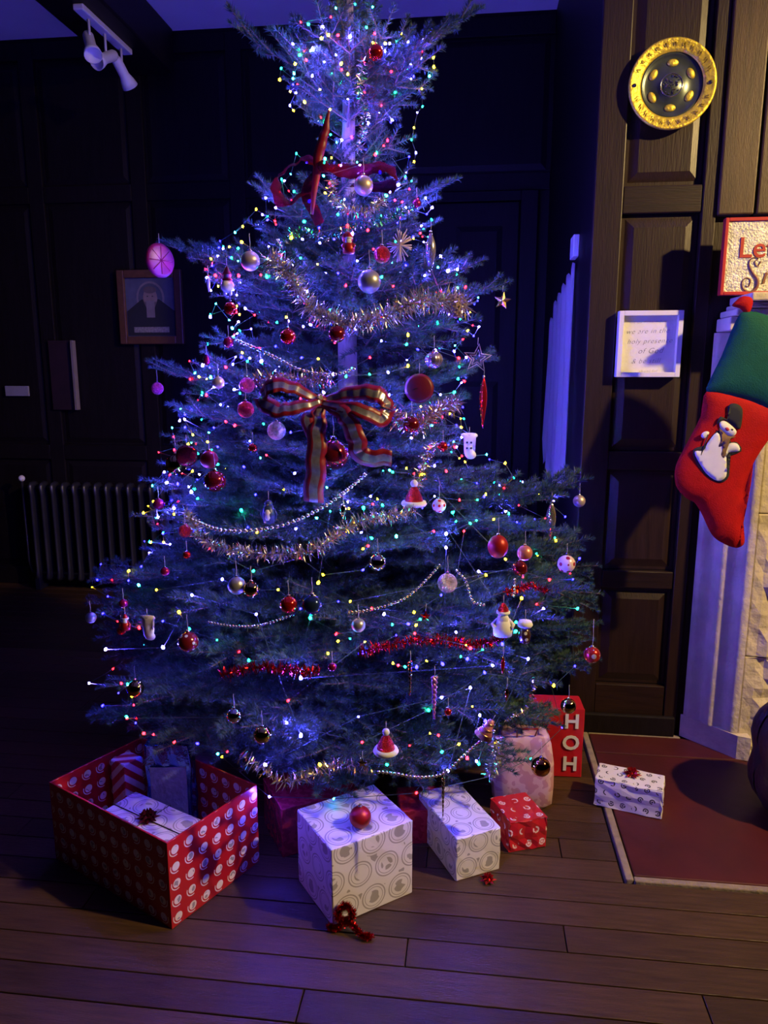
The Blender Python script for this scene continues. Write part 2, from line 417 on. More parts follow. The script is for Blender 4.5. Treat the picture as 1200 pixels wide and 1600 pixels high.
fire = empty('fireplace_surround', (1.1, 2.9, 0)); tag(fire, 'pale stone fireplace surround with moulded jamb on the hearth', 'fireplace')
fl = fire.location
def jamb_profile():
    A, B = Vector((0.895, 2.985)), Vector((1.06, 2.835)); d = (B - A); n = Vector((d.y, -d.x)).normalized()
    if n.y > 0: n = -n
    pts = []
    for i in range(49):
        t = i / 48
        w = 0.010 * math.sin(t * PI * 5) + 0.010 * math.sin(t * PI)
        pts.append(A + d * t + n * w)
    return pts
prof = jamb_profile()
def extr(name, outline, z0, z1, m, smooth=False):
    bm = bmesh.new(); lo = [bm.verts.new((p[0] - fl.x, p[1] - fl.y, z0)) for p in outline]; hi = [bm.verts.new((p[0] - fl.x, p[1] - fl.y, z1)) for p in outline]
    n = len(outline)
    for i in range(n): bm.faces.new((lo[i], lo[(i + 1) % n], hi[(i + 1) % n], hi[i]))
    bm.faces.new(lo[::-1]); bm.faces.new(hi); bmesh.ops.recalc_face_normals(bm, faces=bm.faces)
    return bmobj(name, bm, m, fire, smooth)
extr('jamb', list(prof) + [Vector((1.06, 2.985))], 0.10, 1.64, STONE)
extr('plinth', [(0.885, 2.985), (1.055, 2.815), (1.10, 2.80), (1.10, 2.985)], 0.004, 0.10, STONE)
zs = [0.004, 0.42, 0.98, 1.30, 1.64]
for z0, z1 in zip(zs, zs[1:]):
    bm = bmesh.new(); box_bm(bm, (1.062 - fl.x, 2.838 - fl.y, z0 + .0015), (1.42 - fl.x, 2.985 - fl.y, z1 - .0015), 0.005)
    bmesh.ops.subdivide_edges(bm, edges=[e for e in bm.edges if e.calc_length() > 0.05], cuts=9, use_grid_fill=True)
    for v in bm.verts:
        q = v.co + fl
        if v.co.y + fl.y < 2.86:
            k = 0.016 if q.z < 0.98 else 0.003
            k *= min(1, max(0, (q.x - 1.075) / 0.06))
            v.co.y += k * (math.sin(q.x * 61 + q.z * 23) + math.sin(q.z * 47 - q.x * 31) + rnd.uniform(-1, 1)) * 0.5 
    bmobj('stone_block', bm, RUBBLE if z1 < 1.0 else STONE, fire)
def fb(nm, lo, hi, m=STONE, bev=0.005): return box(nm, Vector(lo) - fl, Vector(hi) - fl, m, fire, bev)
fb('lintel', (0.90, 2.83, 1.642), (2.3, 2.985, 1.69))
fb('shelf_moulding', (0.91, 2.80, 1.692), (2.3, 2.985, 1.715)); fb('shelf_moulding', (0.93, 2.775, 1.717), (2.3, 2.985, 1.735))
fb('mantel_shelf', (0.94, 2.75, 1.737), (2.3, 2.985, 1.765))

# sign on the mantel
SIGN_Y = 2.86
a0 = onY(1124, 470, SIGN_Y); a1 = onY(1133, 340, SIGN_Y)
sx0, sz0, sz1 = a0.x, 1.766, a1.z; sw_ = 0.36
sign = empty('let_it_snow_sign', (sx0 + sw_ / 2, SIGN_Y, sz0)); tag(sign, 'red framed glittery let it snow sign standing on the mantel shelf', 'sign')
hh = sz1 - sz0; fr = 0.012
RFR = mat('sign_red', (0.45, 0.02, 0.02), 0.45, noise=0.1)
m_gl = mat('sign_glitter', (0.62, 0.60, 0.52), 0.35, 0.2, noise=0.35, nscale=45, bump=0.6, bscale=140)
for lo, hi in (((-sw_ / 2, 0, 0), (-sw_ / 2 + fr, .03, hh)), ((sw_ / 2 - fr, 0, 0), (sw_ / 2, .03, hh)), ((-sw_ / 2 + fr, 0, 0), (sw_ / 2 - fr, .03, fr)), ((-sw_ / 2 + fr, 0, hh - fr), (sw_ / 2 - fr, .03, hh))):
    box('frame', lo, hi, RFR, sign, 0.002)
box('face', (-sw_ / 2 + fr, 0.006, fr), (sw_ / 2 - fr, 0.025, hh - fr), m_gl, sign)
MX = lambda x, z, y=0.004: basis((x, y, z), (1, 0, 0), (0, 0, 1))
def SX(px, py): p = onY(px, py, SIGN_Y); return p.x - sign.location.x, p.z - sz0
lx, lz = SX(1153, 402)
letters('letter', 'Let it', 0.098, mat('letter_red', (0.45, 0.05, 0.03), 0.4, noise=0.1), sign, MX(lx, lz), 0.001, align='LEFT', bold=0.0008)
brown = mat('letter_brown', (0.22, 0.09, 0.05), 0.4, noise=0.1)
cx, cz = SX(1178, 452)
S_pts = [SX(*q) for q in ((1190, 408), (1184, 416), (1180, 409), (1186, 403), (1176, 403), (1171, 412), (1176, 425), (1184, 437), (1182, 450), (1172, 456), (1162, 451), (1160, 441), (1166, 434), (1173, 437), (1171, 447), (1166, 447))]
cv = catmull([Vector((a, 0.004, b)) for a, b in S_pts], 5)
tube('letter', cv, [0.0018 + 0.0042 * math.exp(-((i / len(cv) - 0.5) / 0.13) ** 2) for i in range(len(cv))], brown, sign)
tx, tz = SX(1189, 443); letters('letter', 'now', 0.085, brown, sign, MX(tx, tz), 0.001, align='LEFT', shear=0.2)
SP = mat('sign_sparkle', (0.55, 0.85, 0.75), 0.2, 0.7, noise=0.3)
bm = bmesh.new()
for _ in range(130):
    x, z = rnd.uniform(-sw_ / 2 + .02, sw_ / 2 - .02), rnd.uniform(.015, hh - .02)
    if fr + .05 < z < hh - .07 and not (x < -0.09 and z < .09): continue
    bmesh.ops.create_icosphere(bm, subdivisions=1, radius=rnd.uniform(.001, .0022), matrix=Matrix.Translation((x, .005, z)))
tag(bmobj('glitter', bm, SP, sign), kind='stuff')

# plate on the chimney breast
pc = onY(1050, 132, BR_Y - 0.03); PRr = 0.151
plate = empty('brass_plate', pc + Vector((0, 0.02, 0))); plate.rotation_euler = (PI / 2, 0, 0)
tag(plate, 'round brass wall plate with dark centre and six gold ovals', 'plate')
BR = mat('brass', (0.88, 0.68, 0.07), 0.42, 0.6, noise=0.15, nscale=14, bump=0.5, bscale=55)
DK = mat('pewter', (0.085, 0.105, 0.095), 0.3, 0.6, noise=0.3, nscale=20)
lathe('rim', [(PRr * .70, 0.012), (PRr * .72, 0.022), (PRr * .78, 0.026), (PRr * .93, 0.028), (PRr * .97, 0.031), (PRr, 0.027), (PRr, 0.020), (PRr * .9, 0.012), (PRr * .7, 0.002)], BR, plate, 64)
lathe('well', [(0, 0.002), (PRr * .71, 0.002), (PRr * .71, 0.018), (PRr * .66, 0.013), (PRr * .60, 0.009), (PRr * .30, 0.010), (PRr * .27, 0.015), (0, 0.016)], DK, plate, 64)
for k in range(6):
    a = k * PI / 3 + PI / 2
    bm = bmesh.new(); lathe_bm(bm, ball_prof(1, 8), 14)
    bm.transform(Matrix.Translation((math.cos(a) * PRr * .49, math.sin(a) * PRr * .49, 0.010)) @ Matrix.Rotation(a + PI / 2, 4, 'Z') @ Matrix.Diagonal((PRr * .135, PRr * .085, 0.007, 1)))
    bmobj('oval_boss', bm, BR, plate, True)
bm = bmesh.new(); bmesh.ops.create_circle(bm, segments=1 + 2, radius=0.001)
bm.free()
tube('ring', [(math.cos(t) * PRr * .25, math.sin(t) * PRr * .25, 0.016) for t in np.linspace(0, 2 * PI, 28, endpoint=False)], 0.002, SILVER, plate, close=True)
bm = bmesh.new()
for _ in range(46):
    a, r = rnd.random() * 2 * PI, PRr * .21 * math.sqrt(rnd.random())
    bmesh.ops.create_icosphere(bm, subdivisions=1, radius=0.003, matrix=Matrix.Translation((math.cos(a) * r, math.sin(a) * r, 0.017)))
tag(bmobj('medallion', bm, SILVER, plate), kind='stuff')
bm = bmesh.new()
for k in range(26):
    a0_ = k * 2 * PI / 26 + .1
    if min(abs((a0_ % (2 * PI)) - q) for q in (0, PI, 2 * PI)) < .16: continue
    q = [(math.cos(a0_ + d) * PRr * r_, math.sin(a0_ + d) * PRr * r_, 0.0295) for d, r_ in ((-.04, .80), (.0, .90), (.03, .82), (.06, .89))]
    tube_bm(bm, q, 0.0013, 4)
tag(bmobj('engraving', bm, mat('engraved', (0.22, 0.15, 0.03), 0.5, 0.5, noise=0.2), plate), kind='stuff')
for s in (-1, 1): lathe('rivet', [(0, 0.035), (0.005, 0.033), (0.007, 0.028)], BLACK, plate, 12, off=(s * PRr * .86, 0, 0))

# white box frame with handwriting
p0, p1 = onY(960, 589, BR_Y), onY(1068, 486, BR_Y)
fx0, fx1, fz0, fz1 = p0.x - 0.002, p1.x - 0.008, p0.z, p1.z
bf = empty('white_box_frame', ((fx0 + fx1) / 2, BR_Y - 0.012, fz0)); tag(bf, 'white box frame with a handwritten prayer on the chimney breast', 'picture frame')
w2, h2, t2 = (fx1 - fx0) / 2, fz1 - fz0, 0.018
for lo, hi in (((-w2, -.032, 0), (-w2 + t2, .01, h2)), ((w2 - t2, -.032, 0), (w2, .01, h2)), ((-w2 + t2, -.032, 0), (w2 - t2, .01, t2)), ((-w2 + t2, -.032, h2 - t2), (w2 - t2, .01, h2))):
    box('frame', lo, hi, WHITE, bf, 0.0015)
box('paper', (-w2 + t2, -.004, t2), (w2 - t2, .006, h2 - t2), PAPER, bf)
for i, (s, dx) in enumerate((("let us remember", 0), ("we are in the", 0), ("holy presence", 0.01), ("of God", 0.015), ("& be still", 0.0), ("thankful", 0.01))):
    text_mesh('handwriting', s, [.018, .026, .026, .029, .026, .019][i], GREY, bf, basis((dx - 0.006, -.0047, h2 - t2 - 0.027 - i * 0.037), (1, 0, 0.03), (0, 0, 1)), 0.0003, shear=0.35, spacing=1.12, bold=-0.0006)

# ------------------------------------------------------------------ stocking on the mantel
ST_Y = 2.72
def S3(px, py): p = onY(px, py, ST_Y); return (p.x, p.z)
st = empty('christmas_stocking', (*[S3(1160, 480)[0]], ST_Y, S3(1160, 480)[1])); tag(st, 'large red felt stocking with green cuff and snowman hanging from the mantel', 'stocking')
so = st.location
def rel(pts): return [(S3(*p)[0] - so.x, S3(*p)[1] - so.z) for p in pts]
def smooth2(pts, n=5, closed=True):
    P = [Vector((a, b, 0)) for a, b in pts]; N = len(P); out = []
    for i in range(N):
        a, b, c, d = P[i - 1], P[i], P[(i + 1) % N], P[(i + 2) % N]
        for k in range(n):
            t = k / n; q = 0.5 * ((2 * b) + (c - a) * t + (2 * a - 5 * b + 4 * c - d) * t * t + (3 * b - a - 3 * c + d) * t ** 3)
            out.append((q.x, q.y))
    return out
FELT = mat('red_felt', (0.40, 0.003, 0.005), 0.75, noise=0.12, nscale=30, bump=0.3, bscale=260, spec=.2)
FELTG = mat('green_felt', (0.004, 0.085, 0.06), 0.75, noise=0.12, nscale=30, bump=0.3, bscale=260, spec=.2)
WF = mat('white_felt', (0.70, 0.70, 0.74), 0.85, noise=0.05, nscale=40)
BF = mat('black_felt', (0.012, 0.014, 0.02), 0.85, noise=0.1)
def pillow(name, outline, th, m, parent, front_only=False, y0=0.0):
    """a stuffed flat shape: outline (x,z), bulged front and back with thickness th"""
    bm = bmesh.new(); vs = [bm.verts.new((x, y0, z)) for x, z in outline]; f = bm.faces.new(vs)
    cxx = sum(p[0] for p in outline) / len(outline); czz = sum(p[1] for p in outline) / len(outline)
    bmesh.ops.triangulate(bm, faces=[f])
    for _ in range(3):
        bmesh.ops.subdivide_edges(bm, edges=[e for e in bm.edges if not e.is_boundary and e.calc_length() > 0.02], cuts=1)
        bmesh.ops.triangulate(bm, faces=bm.faces)
        bmesh.ops.beautify_fill(bm, faces=bm.faces, edges=[e for e in bm.edges if not e.is_boundary])
    B = np.array([p for p in outline]); 
    def dist(x, z):
        A_ = B; C_ = np.roll(B, -1, 0); d = C_ - A_; L = (d ** 2).sum(1) + 1e-12
        t = np.clip(((x - A_[:, 0]) * d[:, 0] + (z - A_[:, 1]) * d[:, 1]) / L, 0, 1)
        return math.sqrt(((A_[:, 0] + t * d[:, 0] - x) ** 2 + (A_[:, 1] + t * d[:, 1] - z) ** 2).min())
    me = bpy.data.meshes.new(name); V = []; Fc = []
    bm.verts.ensure_lookup_table(); bm.verts.index_update(); n = len(bm.verts)
    for s in (-1, 1):
        for v in bm.verts:
            dd = dist(v.co.x, v.co.z); k = 1 - math.exp(-dd / max(th, 1e-4) * 0.9)
            V.append((v.co.x, y0 + s * (0.0008 + (th if not (front_only and s > 0) else 0.0005) * k), v.co.z))
    for f in bm.faces:
        ids = [v.index for v in f.verts]
        Fc.append(ids); Fc.append([i + n for i in ids][::-1])
    for e in bm.edges:
        if e.is_boundary: a, b = e.verts[0].index, e.verts[1].index; Fc.append((a, b, b + n, a + n))
    bm.free(); me.from_pydata(V, [], Fc); me.materials.append(m)
    b2 = bmesh.new(); b2.from_mesh(me); bmesh.ops.recalc_face_normals(b2, faces=b2.faces); b2.to_mesh(me); b2.free()
    me.polygons.foreach_set('use_smooth', [True] * len(me.polygons))
    return link(name, me, parent)
red_out = rel([(1104, 612), (1095, 650), (1072, 695), (1056, 728), (1056, 758), (1072, 778), (1086, 786), (1098, 806), (1112, 835), (1128, 848), (1150, 856), (1163, 848), (1161, 822), (1160, 790), (1166, 750), (1182, 715), (1210, 675), (1240, 640), (1200, 632), (1150, 615)])
pillow('foot', smooth2(red_out, 4), 0.020, FELT, st)
cuff = rel([(1166, 486), (1148, 505), (1128, 555), (1110, 592), (1104, 612), (1128, 618), (1152, 626), (1178, 634), (1204, 650), (1250, 668), (1262, 600), (1255, 540), (1215, 500)])
pillow('cuff', smooth2(cuff, 3), 0.026, FELTG, st)
loop = rel([(1150, 470), (1160, 463), (1174, 465), (1176, 476), (1168, 492), (1156, 482), (1144, 478)])
pillow('hanging_loop', smooth2(loop, 3), 0.014, FELT, st)
# snowman applique
def app(name, pts, m, yy, th=0.002, n=3, lab=None):
    o = pillow(name, smooth2(rel(pts), n), th, m, st, y0=yy)
    if lab: o['label'] = lab
    return o
yf = -0.0225
app('snowman_outline', [(1118, 672), (1100, 694), (1082, 700), (1082, 716), (1100, 742), (1122, 753), (1136, 742), (1131, 716), (1155, 704), (1148, 690), (1136, 690), (1133, 680)], BF, yf + 0.001, 0.001)
app('snowman_body', [(1117, 675), (1103, 690), (1096, 703), (1083, 704), (1086, 716), (1101, 739), (1118, 750), (1131, 743), (1131, 725), (1128, 712), (1135, 706), (1152, 703), (1148, 692), (1136, 692), (1132, 700), (1127, 690)], WF, yf - 0.001, 0.0015)
app('snowman_mitten', [(1094, 676), (1101, 673), (1105, 676), (1098, 684), (1093, 682)], WF, yf - 0.001, 0.0015)
app('snowman_head', [(1121, 660), (1128, 657), (1138, 663), (1147, 673), (1143, 680), (1134, 680), (1124, 672)], WF, yf - 0.001, 0.0015)
app('snowman_hat', [(1117, 662), (1122, 650), (1134, 654), (1134, 634), (1145, 630), (1156, 638), (1155, 660), (1151, 670), (1140, 663), (1128, 655)], BF, yf - 0.002, 0.0015)
app('snowman_scarf', [(1120, 668), (1133, 680), (1146, 681), (1136, 686), (1133, 697), (1128, 714), (1123, 708), (1128, 695), (1119, 697), (1123, 684)], mat('brown_felt', (0.16, 0.09, 0.05), .85, noise=.2), yf - 0.003, 0.0015)
app('snowman_nose', [(1129, 668), (1133, 667), (1136, 671), (1131, 672)], mat('pink_felt', (0.4, 0.02, 0.06), .8, noise=.1), yf - 0.0035, 0.001)
app('snowman_eye', [(1139, 669), (1142, 670), (1140, 672)], BF, yf - 0.0035, 0.001)
tube('snowman_arm', [(S3(*q)[0] - so.x, yf - .002, S3(*q)[1] - so.z) for q in ((1103, 678), (1097, 695), (1092, 710))], 0.002, BF, st)

# ------------------------------------------------------------------ things on the side return and the back wall
# pinned paper on the return of the chimney breast
def SXp(px, py): p = onX(px, py, SIDE_X); return (p.y, p.z)
top_l = [(3.42, 1.93), (3.75, 1.91), (4.25, 1.80)]
bot_l = [(3.36, 1.02), (3.75, 0.97), (4.48, 0.98)]
bm = bmesh.new(); NU, NV = 36, 24; grid = []
for i in range(NU + 1):
    t = i / NU; rowv = []
    yt = 3.36 + 0.94 * t; yb_ = 3.24 + 1.15 * t
    zt = 1.95 - 0.13 * t - (0.05 if t > .85 else 0) + 0.012 * math.sin(i * 1.9); zb = 1.02 - 0.06 * math.sin(t * PI) + 0.018 * math.sin(i * 2.3) + (0.1 if t > .9 else 0)
    for j in range(NV + 1):
        s = j / NV
        rowv.append(bm.verts.new((SIDE_X - 0.012 - 0.010 * math.sin(t * 34 + s * 2) - 0.014 * s * s * (1 + math.sin(t * 21)) * .6, yt + (yb_ - yt) * s, zt + (zb - zt) * s)))
    grid.append(rowv)
for i in range(NU):
    for j in range(NV): bm.faces.new((grid[i][j], grid[i][j + 1], grid[i + 1][j + 1], grid[i + 1][j]))
bmesh.ops.solidify(bm, geom=bm.faces, thickness=0.0012)
po = bmobj('paper_banner', bm, PAPER, None, True); tag(po, 'large curling white paper banner pinned on the dark side wall', 'paper')
po = box('thermostat', (SIDE_X - .025, 3.34, 1.975), (SIDE_X, 3.45, 2.065), WHITE, None, 0.004); tag(po, 'small white box on the side wall above the paper banner', 'thermostat')

icon = empty('religious_icon', (-2.09, BW_Y - .004, 1.66)); tag(icon, 'wood framed portrait icon of a haloed figure on the dark back wall', 'picture')
pa, pb = onY(190, 538, BW_Y - .02), onY(283, 421, BW_Y - .02)
iw, ih = (pb.x - pa.x) / 2, pb.z - pa.z; icon.location = ((pa.x + pb.x) / 2, BW_Y - .004, pa.z)
FRW = mat('frame_wood', (0.10, 0.045, 0.025), 0.4, noise=0.25, nscale=30)
t3 = 0.05
for lo, hi in (((-iw, -.035, 0), (-iw + t3, .0, ih)), ((iw - t3, -.035, 0), (iw, .0, ih)), ((-iw + t3, -.035, 0), (iw - t3, 0, t3)), ((-iw + t3, -.035, ih - t3), (iw - t3, 0, ih))):
    box('frame', lo, hi, FRW, icon, 0.006)
box('painting', (-iw + t3, -.016, t3), (iw - t3, -.002, ih - t3), mat('icon_ground', (0.07, 0.08, 0.12), .6, noise=.3, nscale=12), icon)
def iflat(nm, pts, m, yy): return poly_slab(nm, pts, 0.001, m, icon, Matrix.Translation((0, yy, 0)))
circ = lambda cx, cz, rx, rz, n=24: [(cx + rx * math.cos(2 * PI * i / n), cz + rz * math.sin(2 * PI * i / n)) for i in range(n)]
iz = ih - t3
iflat('halo', circ(0, iz - .125, .095, .105), mat('icon_halo', (.17, .15, .15), .5, noise=.2), -.0175)
iflat('halo_field', circ(0, iz - .125, .082, .092), mat('icon_sky', (.06, .07, .10), .6, noise=.2), -.0185)
iflat('robe', [(-iw + t3 + .005, t3 + .005), (iw - t3 - .005, t3 + .005), (iw - t3 - .005, t3 + .16), (.06, t3 + .235), (-.06, t3 + .235), (-iw + t3 + .005, t3 + .16)], BF, -.0195)
iflat('head', circ(0, iz - .125, .048, .065), mat('icon_skin', (.20, .15, .13), .6, noise=.2), -.0205)
iflat('beard', [(-.045, iz - .15), (.045, iz - .15), (.02, iz - .205), (-.02, iz - .205)], mat('icon_hair', (.10, .08, .08), .7, noise=.2), -.0215)
iflat('hair', circ(0, iz - .075, .045, .022), mat('icon_hair', (.10, .08, .08)), -.0215)
iflat('collar', [(-.028, t3 + .12), (.028, t3 + .12), (.028, t3 + .225), (-.028, t3 + .225)], MATS['icon_halo'], -.0225)
iflat('eye', circ(-.017, iz - .115, .006, .003, 10), BF, -.0225); iflat('eye', circ(.017, iz - .115, .006, .003, 10), BF, -.0225)
iflat('caption', [(-.12, t3 + .025), (.12, t3 + .025), (.12, t3 + .06), (-.12, t3 + .06)], mat('icon_caption', (.20, .19, .18), .7, noise=.5, nscale=90), -.0225)

p = onY(26, 611, BW_Y - .02)
tag(box('wall_plaque', (p.x - .085, BW_Y - .02, p.z - .034), (p.x + .085, BW_Y - .004, p.z + .034), mat('grey_plaque', (.25, .25, .27), .6, noise=.1), None, .003), 'small white plaque on the back wall left of the tree', 'plaque')
pa, pb = onY(84, 640, BW_Y - .02), onY(116, 532, BW_Y - .02)
pf = empty('narrow_picture', ((pa.x + pb.x) / 2, BW_Y - .004, pa.z)); tag(pf, 'narrow dark red picture with one pale edge beside the white plaque', 'picture')
w3 = (pb.x - pa.x) / 2; h3 = pb.z - pa.z
box('canvas', (-w3, -.02, 0), (w3 - .018, -.002, h3), mat('dim_red', (.016, .004, .008), .7, noise=.5, nscale=10), pf)
box('pale_edge', (w3 - .017, -.045, 0), (w3, -.002, h3), mat('cream_edge', (.20, .17, .16), .6, noise=.1), pf, .002)

rad = empty('column_radiator', (-2.5, BW_Y - .11, 0)); tag(rad, 'dark cast iron column radiator against the back wall', 'radiator')
RM = mat('radiator_paint', (0.016, 0.016, 0.022), 0.35, 0.0, noise=0.15)
xr0 = onY(52, 760, BW_Y - .11).x; zt = onY(52, 752, BW_Y - .15).z
bm = bmesh.new(); lathe_bm(bm, [(0, zt - .002), (.018, zt - .012), (.026, zt - .035), (.021, zt - .09), (.020, .14), (.026, .09), (.018, .07), (0, .065)], 10, sx=.8, sy=2.4)
me = bpy.data.meshes.new('radiator_column'); bm.to_mesh(me); bm.free(); me.materials.append(RM); me.polygons.foreach_set('use_smooth', [True] * len(me.polygons))
for i in range(17): link('radiator_column', me, rad, (xr0 + 2.5 + i * .0775, 0, 0))
tube('radiator_pipe', [(xr0 + 2.44, 0, .11), (xr0 + 2.5 + 17 * .0775, 0, .11)], .016, RM, rad)
tube('radiator_pipe', [(xr0 + 2.44, 0, zt - .05), (xr0 + 2.5 + 17 * .0775, 0, zt - .05)], .014, RM, rad)
for i in (0, 16): box('radiator_foot', (xr0 + 2.48 + i * .0775, -.05, 0), (xr0 + 2.52 + i * .0775, .05, .09), RM, rad, .005)
tube('radiator_valve_stem', [(xr0 + 2.44, 0, .11), (xr0 + 2.42, 0, .2), (xr0 + 2.42, 0, zt - .01)], .009, RM, rad)
q = onY(36, 748, BW_Y - .11)
lathe('valve_knob', ball_prof(.022, 8, zt + .012), WHITE, rad, 12, off=(xr0 + 2.42, 0, 0))['label'] = 'white plastic valve knob'

# three-headed spotlight on the beam
sb = empty('ceiling_spotlight_bar', (-2.03, 3.95, 3.3)); tag(sb, 'white three-headed spotlight bar fixed under the dark ceiling beam', 'spotlight')
pA, pB = onZ(118, 10, 3.285), onZ(203, 82, 3.285); sb.location = ((pA + pB) / 2).to_tuple()[:2] + (3.30,)
hl = (pB - pA).length / 2
box('bar', (-.028, -hl, -.03), (.028, hl, 0), WHITE, sb, .006)
for k, (yy, d) in enumerate(((-hl * .62, (0.25, -.30, -.55)), (0.0, (-.25, -.75, -.45)), (hl * .68, (.15, .62, -.62)))):
    d = Vector(d).normalized()
    tube('swivel_arm', [(0, yy, -.028), (0, yy, -.10), Vector((0, yy, -.13))], .007, WHITE, sb)
    bm = bmesh.new(); lathe_bm(bm, [(0, -.075), (.022, -.075), (.028, -.06), (.028, .02), (.040, .055), (.046, .085), (.043, .085), (.036, .05), (0, .045)], 20)
    bm.transform(Matrix.Translation((0, yy, -.145)) @ d.to_track_quat('Z', 'Y').to_matrix().to_4x4()); 
    bmobj('lamp_head', bm, WHITE, sb, True)

# leather pouf at the right edge
pq = onZ(1235, 1225, 0.02); 
pouf = empty('leather_pouf', (1.165, 2.46, 0.004)); tag(pouf, 'round brown leather pouf on the hearth at the right edge', 'pouf')
LE = mat('brown_leather', (0.055, 0.024, 0.018), 0.42, noise=0.35, nscale=9, bump=0.4, bscale=60)
PR = 0.185; PH = 0.40
for k in range(8):
    a0_, a1_ = k * PI / 4 + .03, (k + 1) * PI / 4 - .03
    bm = bmesh.new(); g = []
    for i in range(9):
        a = a0_ + (a1_ - a0_) * i / 8; puff = 1 + .06 * math.sin(PI * i / 8); rr = []
        for j in range(15):
            ph = -PI / 2 + PI * j / 14
            c = abs(math.cos(ph)) ** .55; s = math.copysign(abs(math.sin(ph)) ** .75, math.sin(ph))
            seam = 1 - .09 * math.exp(-((j - 7) / .8) ** 2)
            rr.append(bm.verts.new((PR * c * puff * seam * math.cos(a), PR * c * puff * seam * math.sin(a), PH / 2 * (1 + s))))
        g.append(rr)
    for i in range(8):
        for j in range(14): bm.faces.new((g[i][j], g[i + 1][j], g[i + 1][j + 1], g[i][j + 1]))
    bmobj('panel', bm, LE, pouf, True)
lathe('lining', [(0, .01), (PR * .75, .02), (PR * .95, PH * .3), (PR * .95, PH * .7), (PR * .75, PH - .02), (0, PH - .005)], mat('pouf_seam', (.03, .015, .01), .7, noise=.2), pouf, 32)

# ------------------------------------------------------------------ the tree: envelope
TX, TY = -0.44, 2.65
ROWS = [(-40, 520, 575), (0, 480, 620), (60, 440, 665), (130, 440, 660), (190, 500, 610), (240, 495, 600), (290, 425, 690), (340, 400, 680), (380, 335, 690), (440, 325, 755), (530, 330, 745), (600, 290, 738), (700, 270, 742), (745, 250, 800), (780, 235, 885), (840, 205, 905), (900, 175, 925), (1000, 155, 928), (1080, 160, 905), (1130, 190, 870)]
tab = []
for y_, l, r in ROWS:
    c = onY(545, y_, TY); tab.append((c.z, TX - onY(l, y_, TY).x, onY(r, y_, TY).x - TX))
tab.sort(); tz_ = [t[0] for t in tab]; tl = [t[1] for t in tab]; tr = [t[2] for t in tab]
TOPZ = tz_[-1]
def env(z, ang=None, dx=None, dy=None):
    """crown radius at height z towards direction (dx, dy)"""
    if ang is not None: dx, dy = math.cos(ang), math.sin(ang)
    h = math.hypot(dx, dy) or 1; c = dx / h
    if z < 0.35: k = 0.70 + 0.30 * max(0, z - 0.1) / 0.25
    else: k = 1
    L, R_ = np.interp(z, tz_, tl), np.interp(z, tz_, tr)
    fr_ = (L + R_) / 2 * 0.93
    w = c * c
    return k * ((R_ if c > 0 else L) * w + fr_ * (1 - w))
def T(px, py, k=1.04):
    r = ray(px, py); r = r / r.y; prev = None
    best = None
    t = 1.3
    while t < TY + .05:
        p = C0 + r * t; dx, dy = p.x - TX, p.y - TY; d = math.hypot(dx, dy); e = env(p.z, dx=dx, dy=dy) * k
        q = d - e
        if p.z < TOPZ + .1 and q < 0: return p
        if best is None or q < best[0]: best = (q, p)
        t += 0.01
    return best[1]

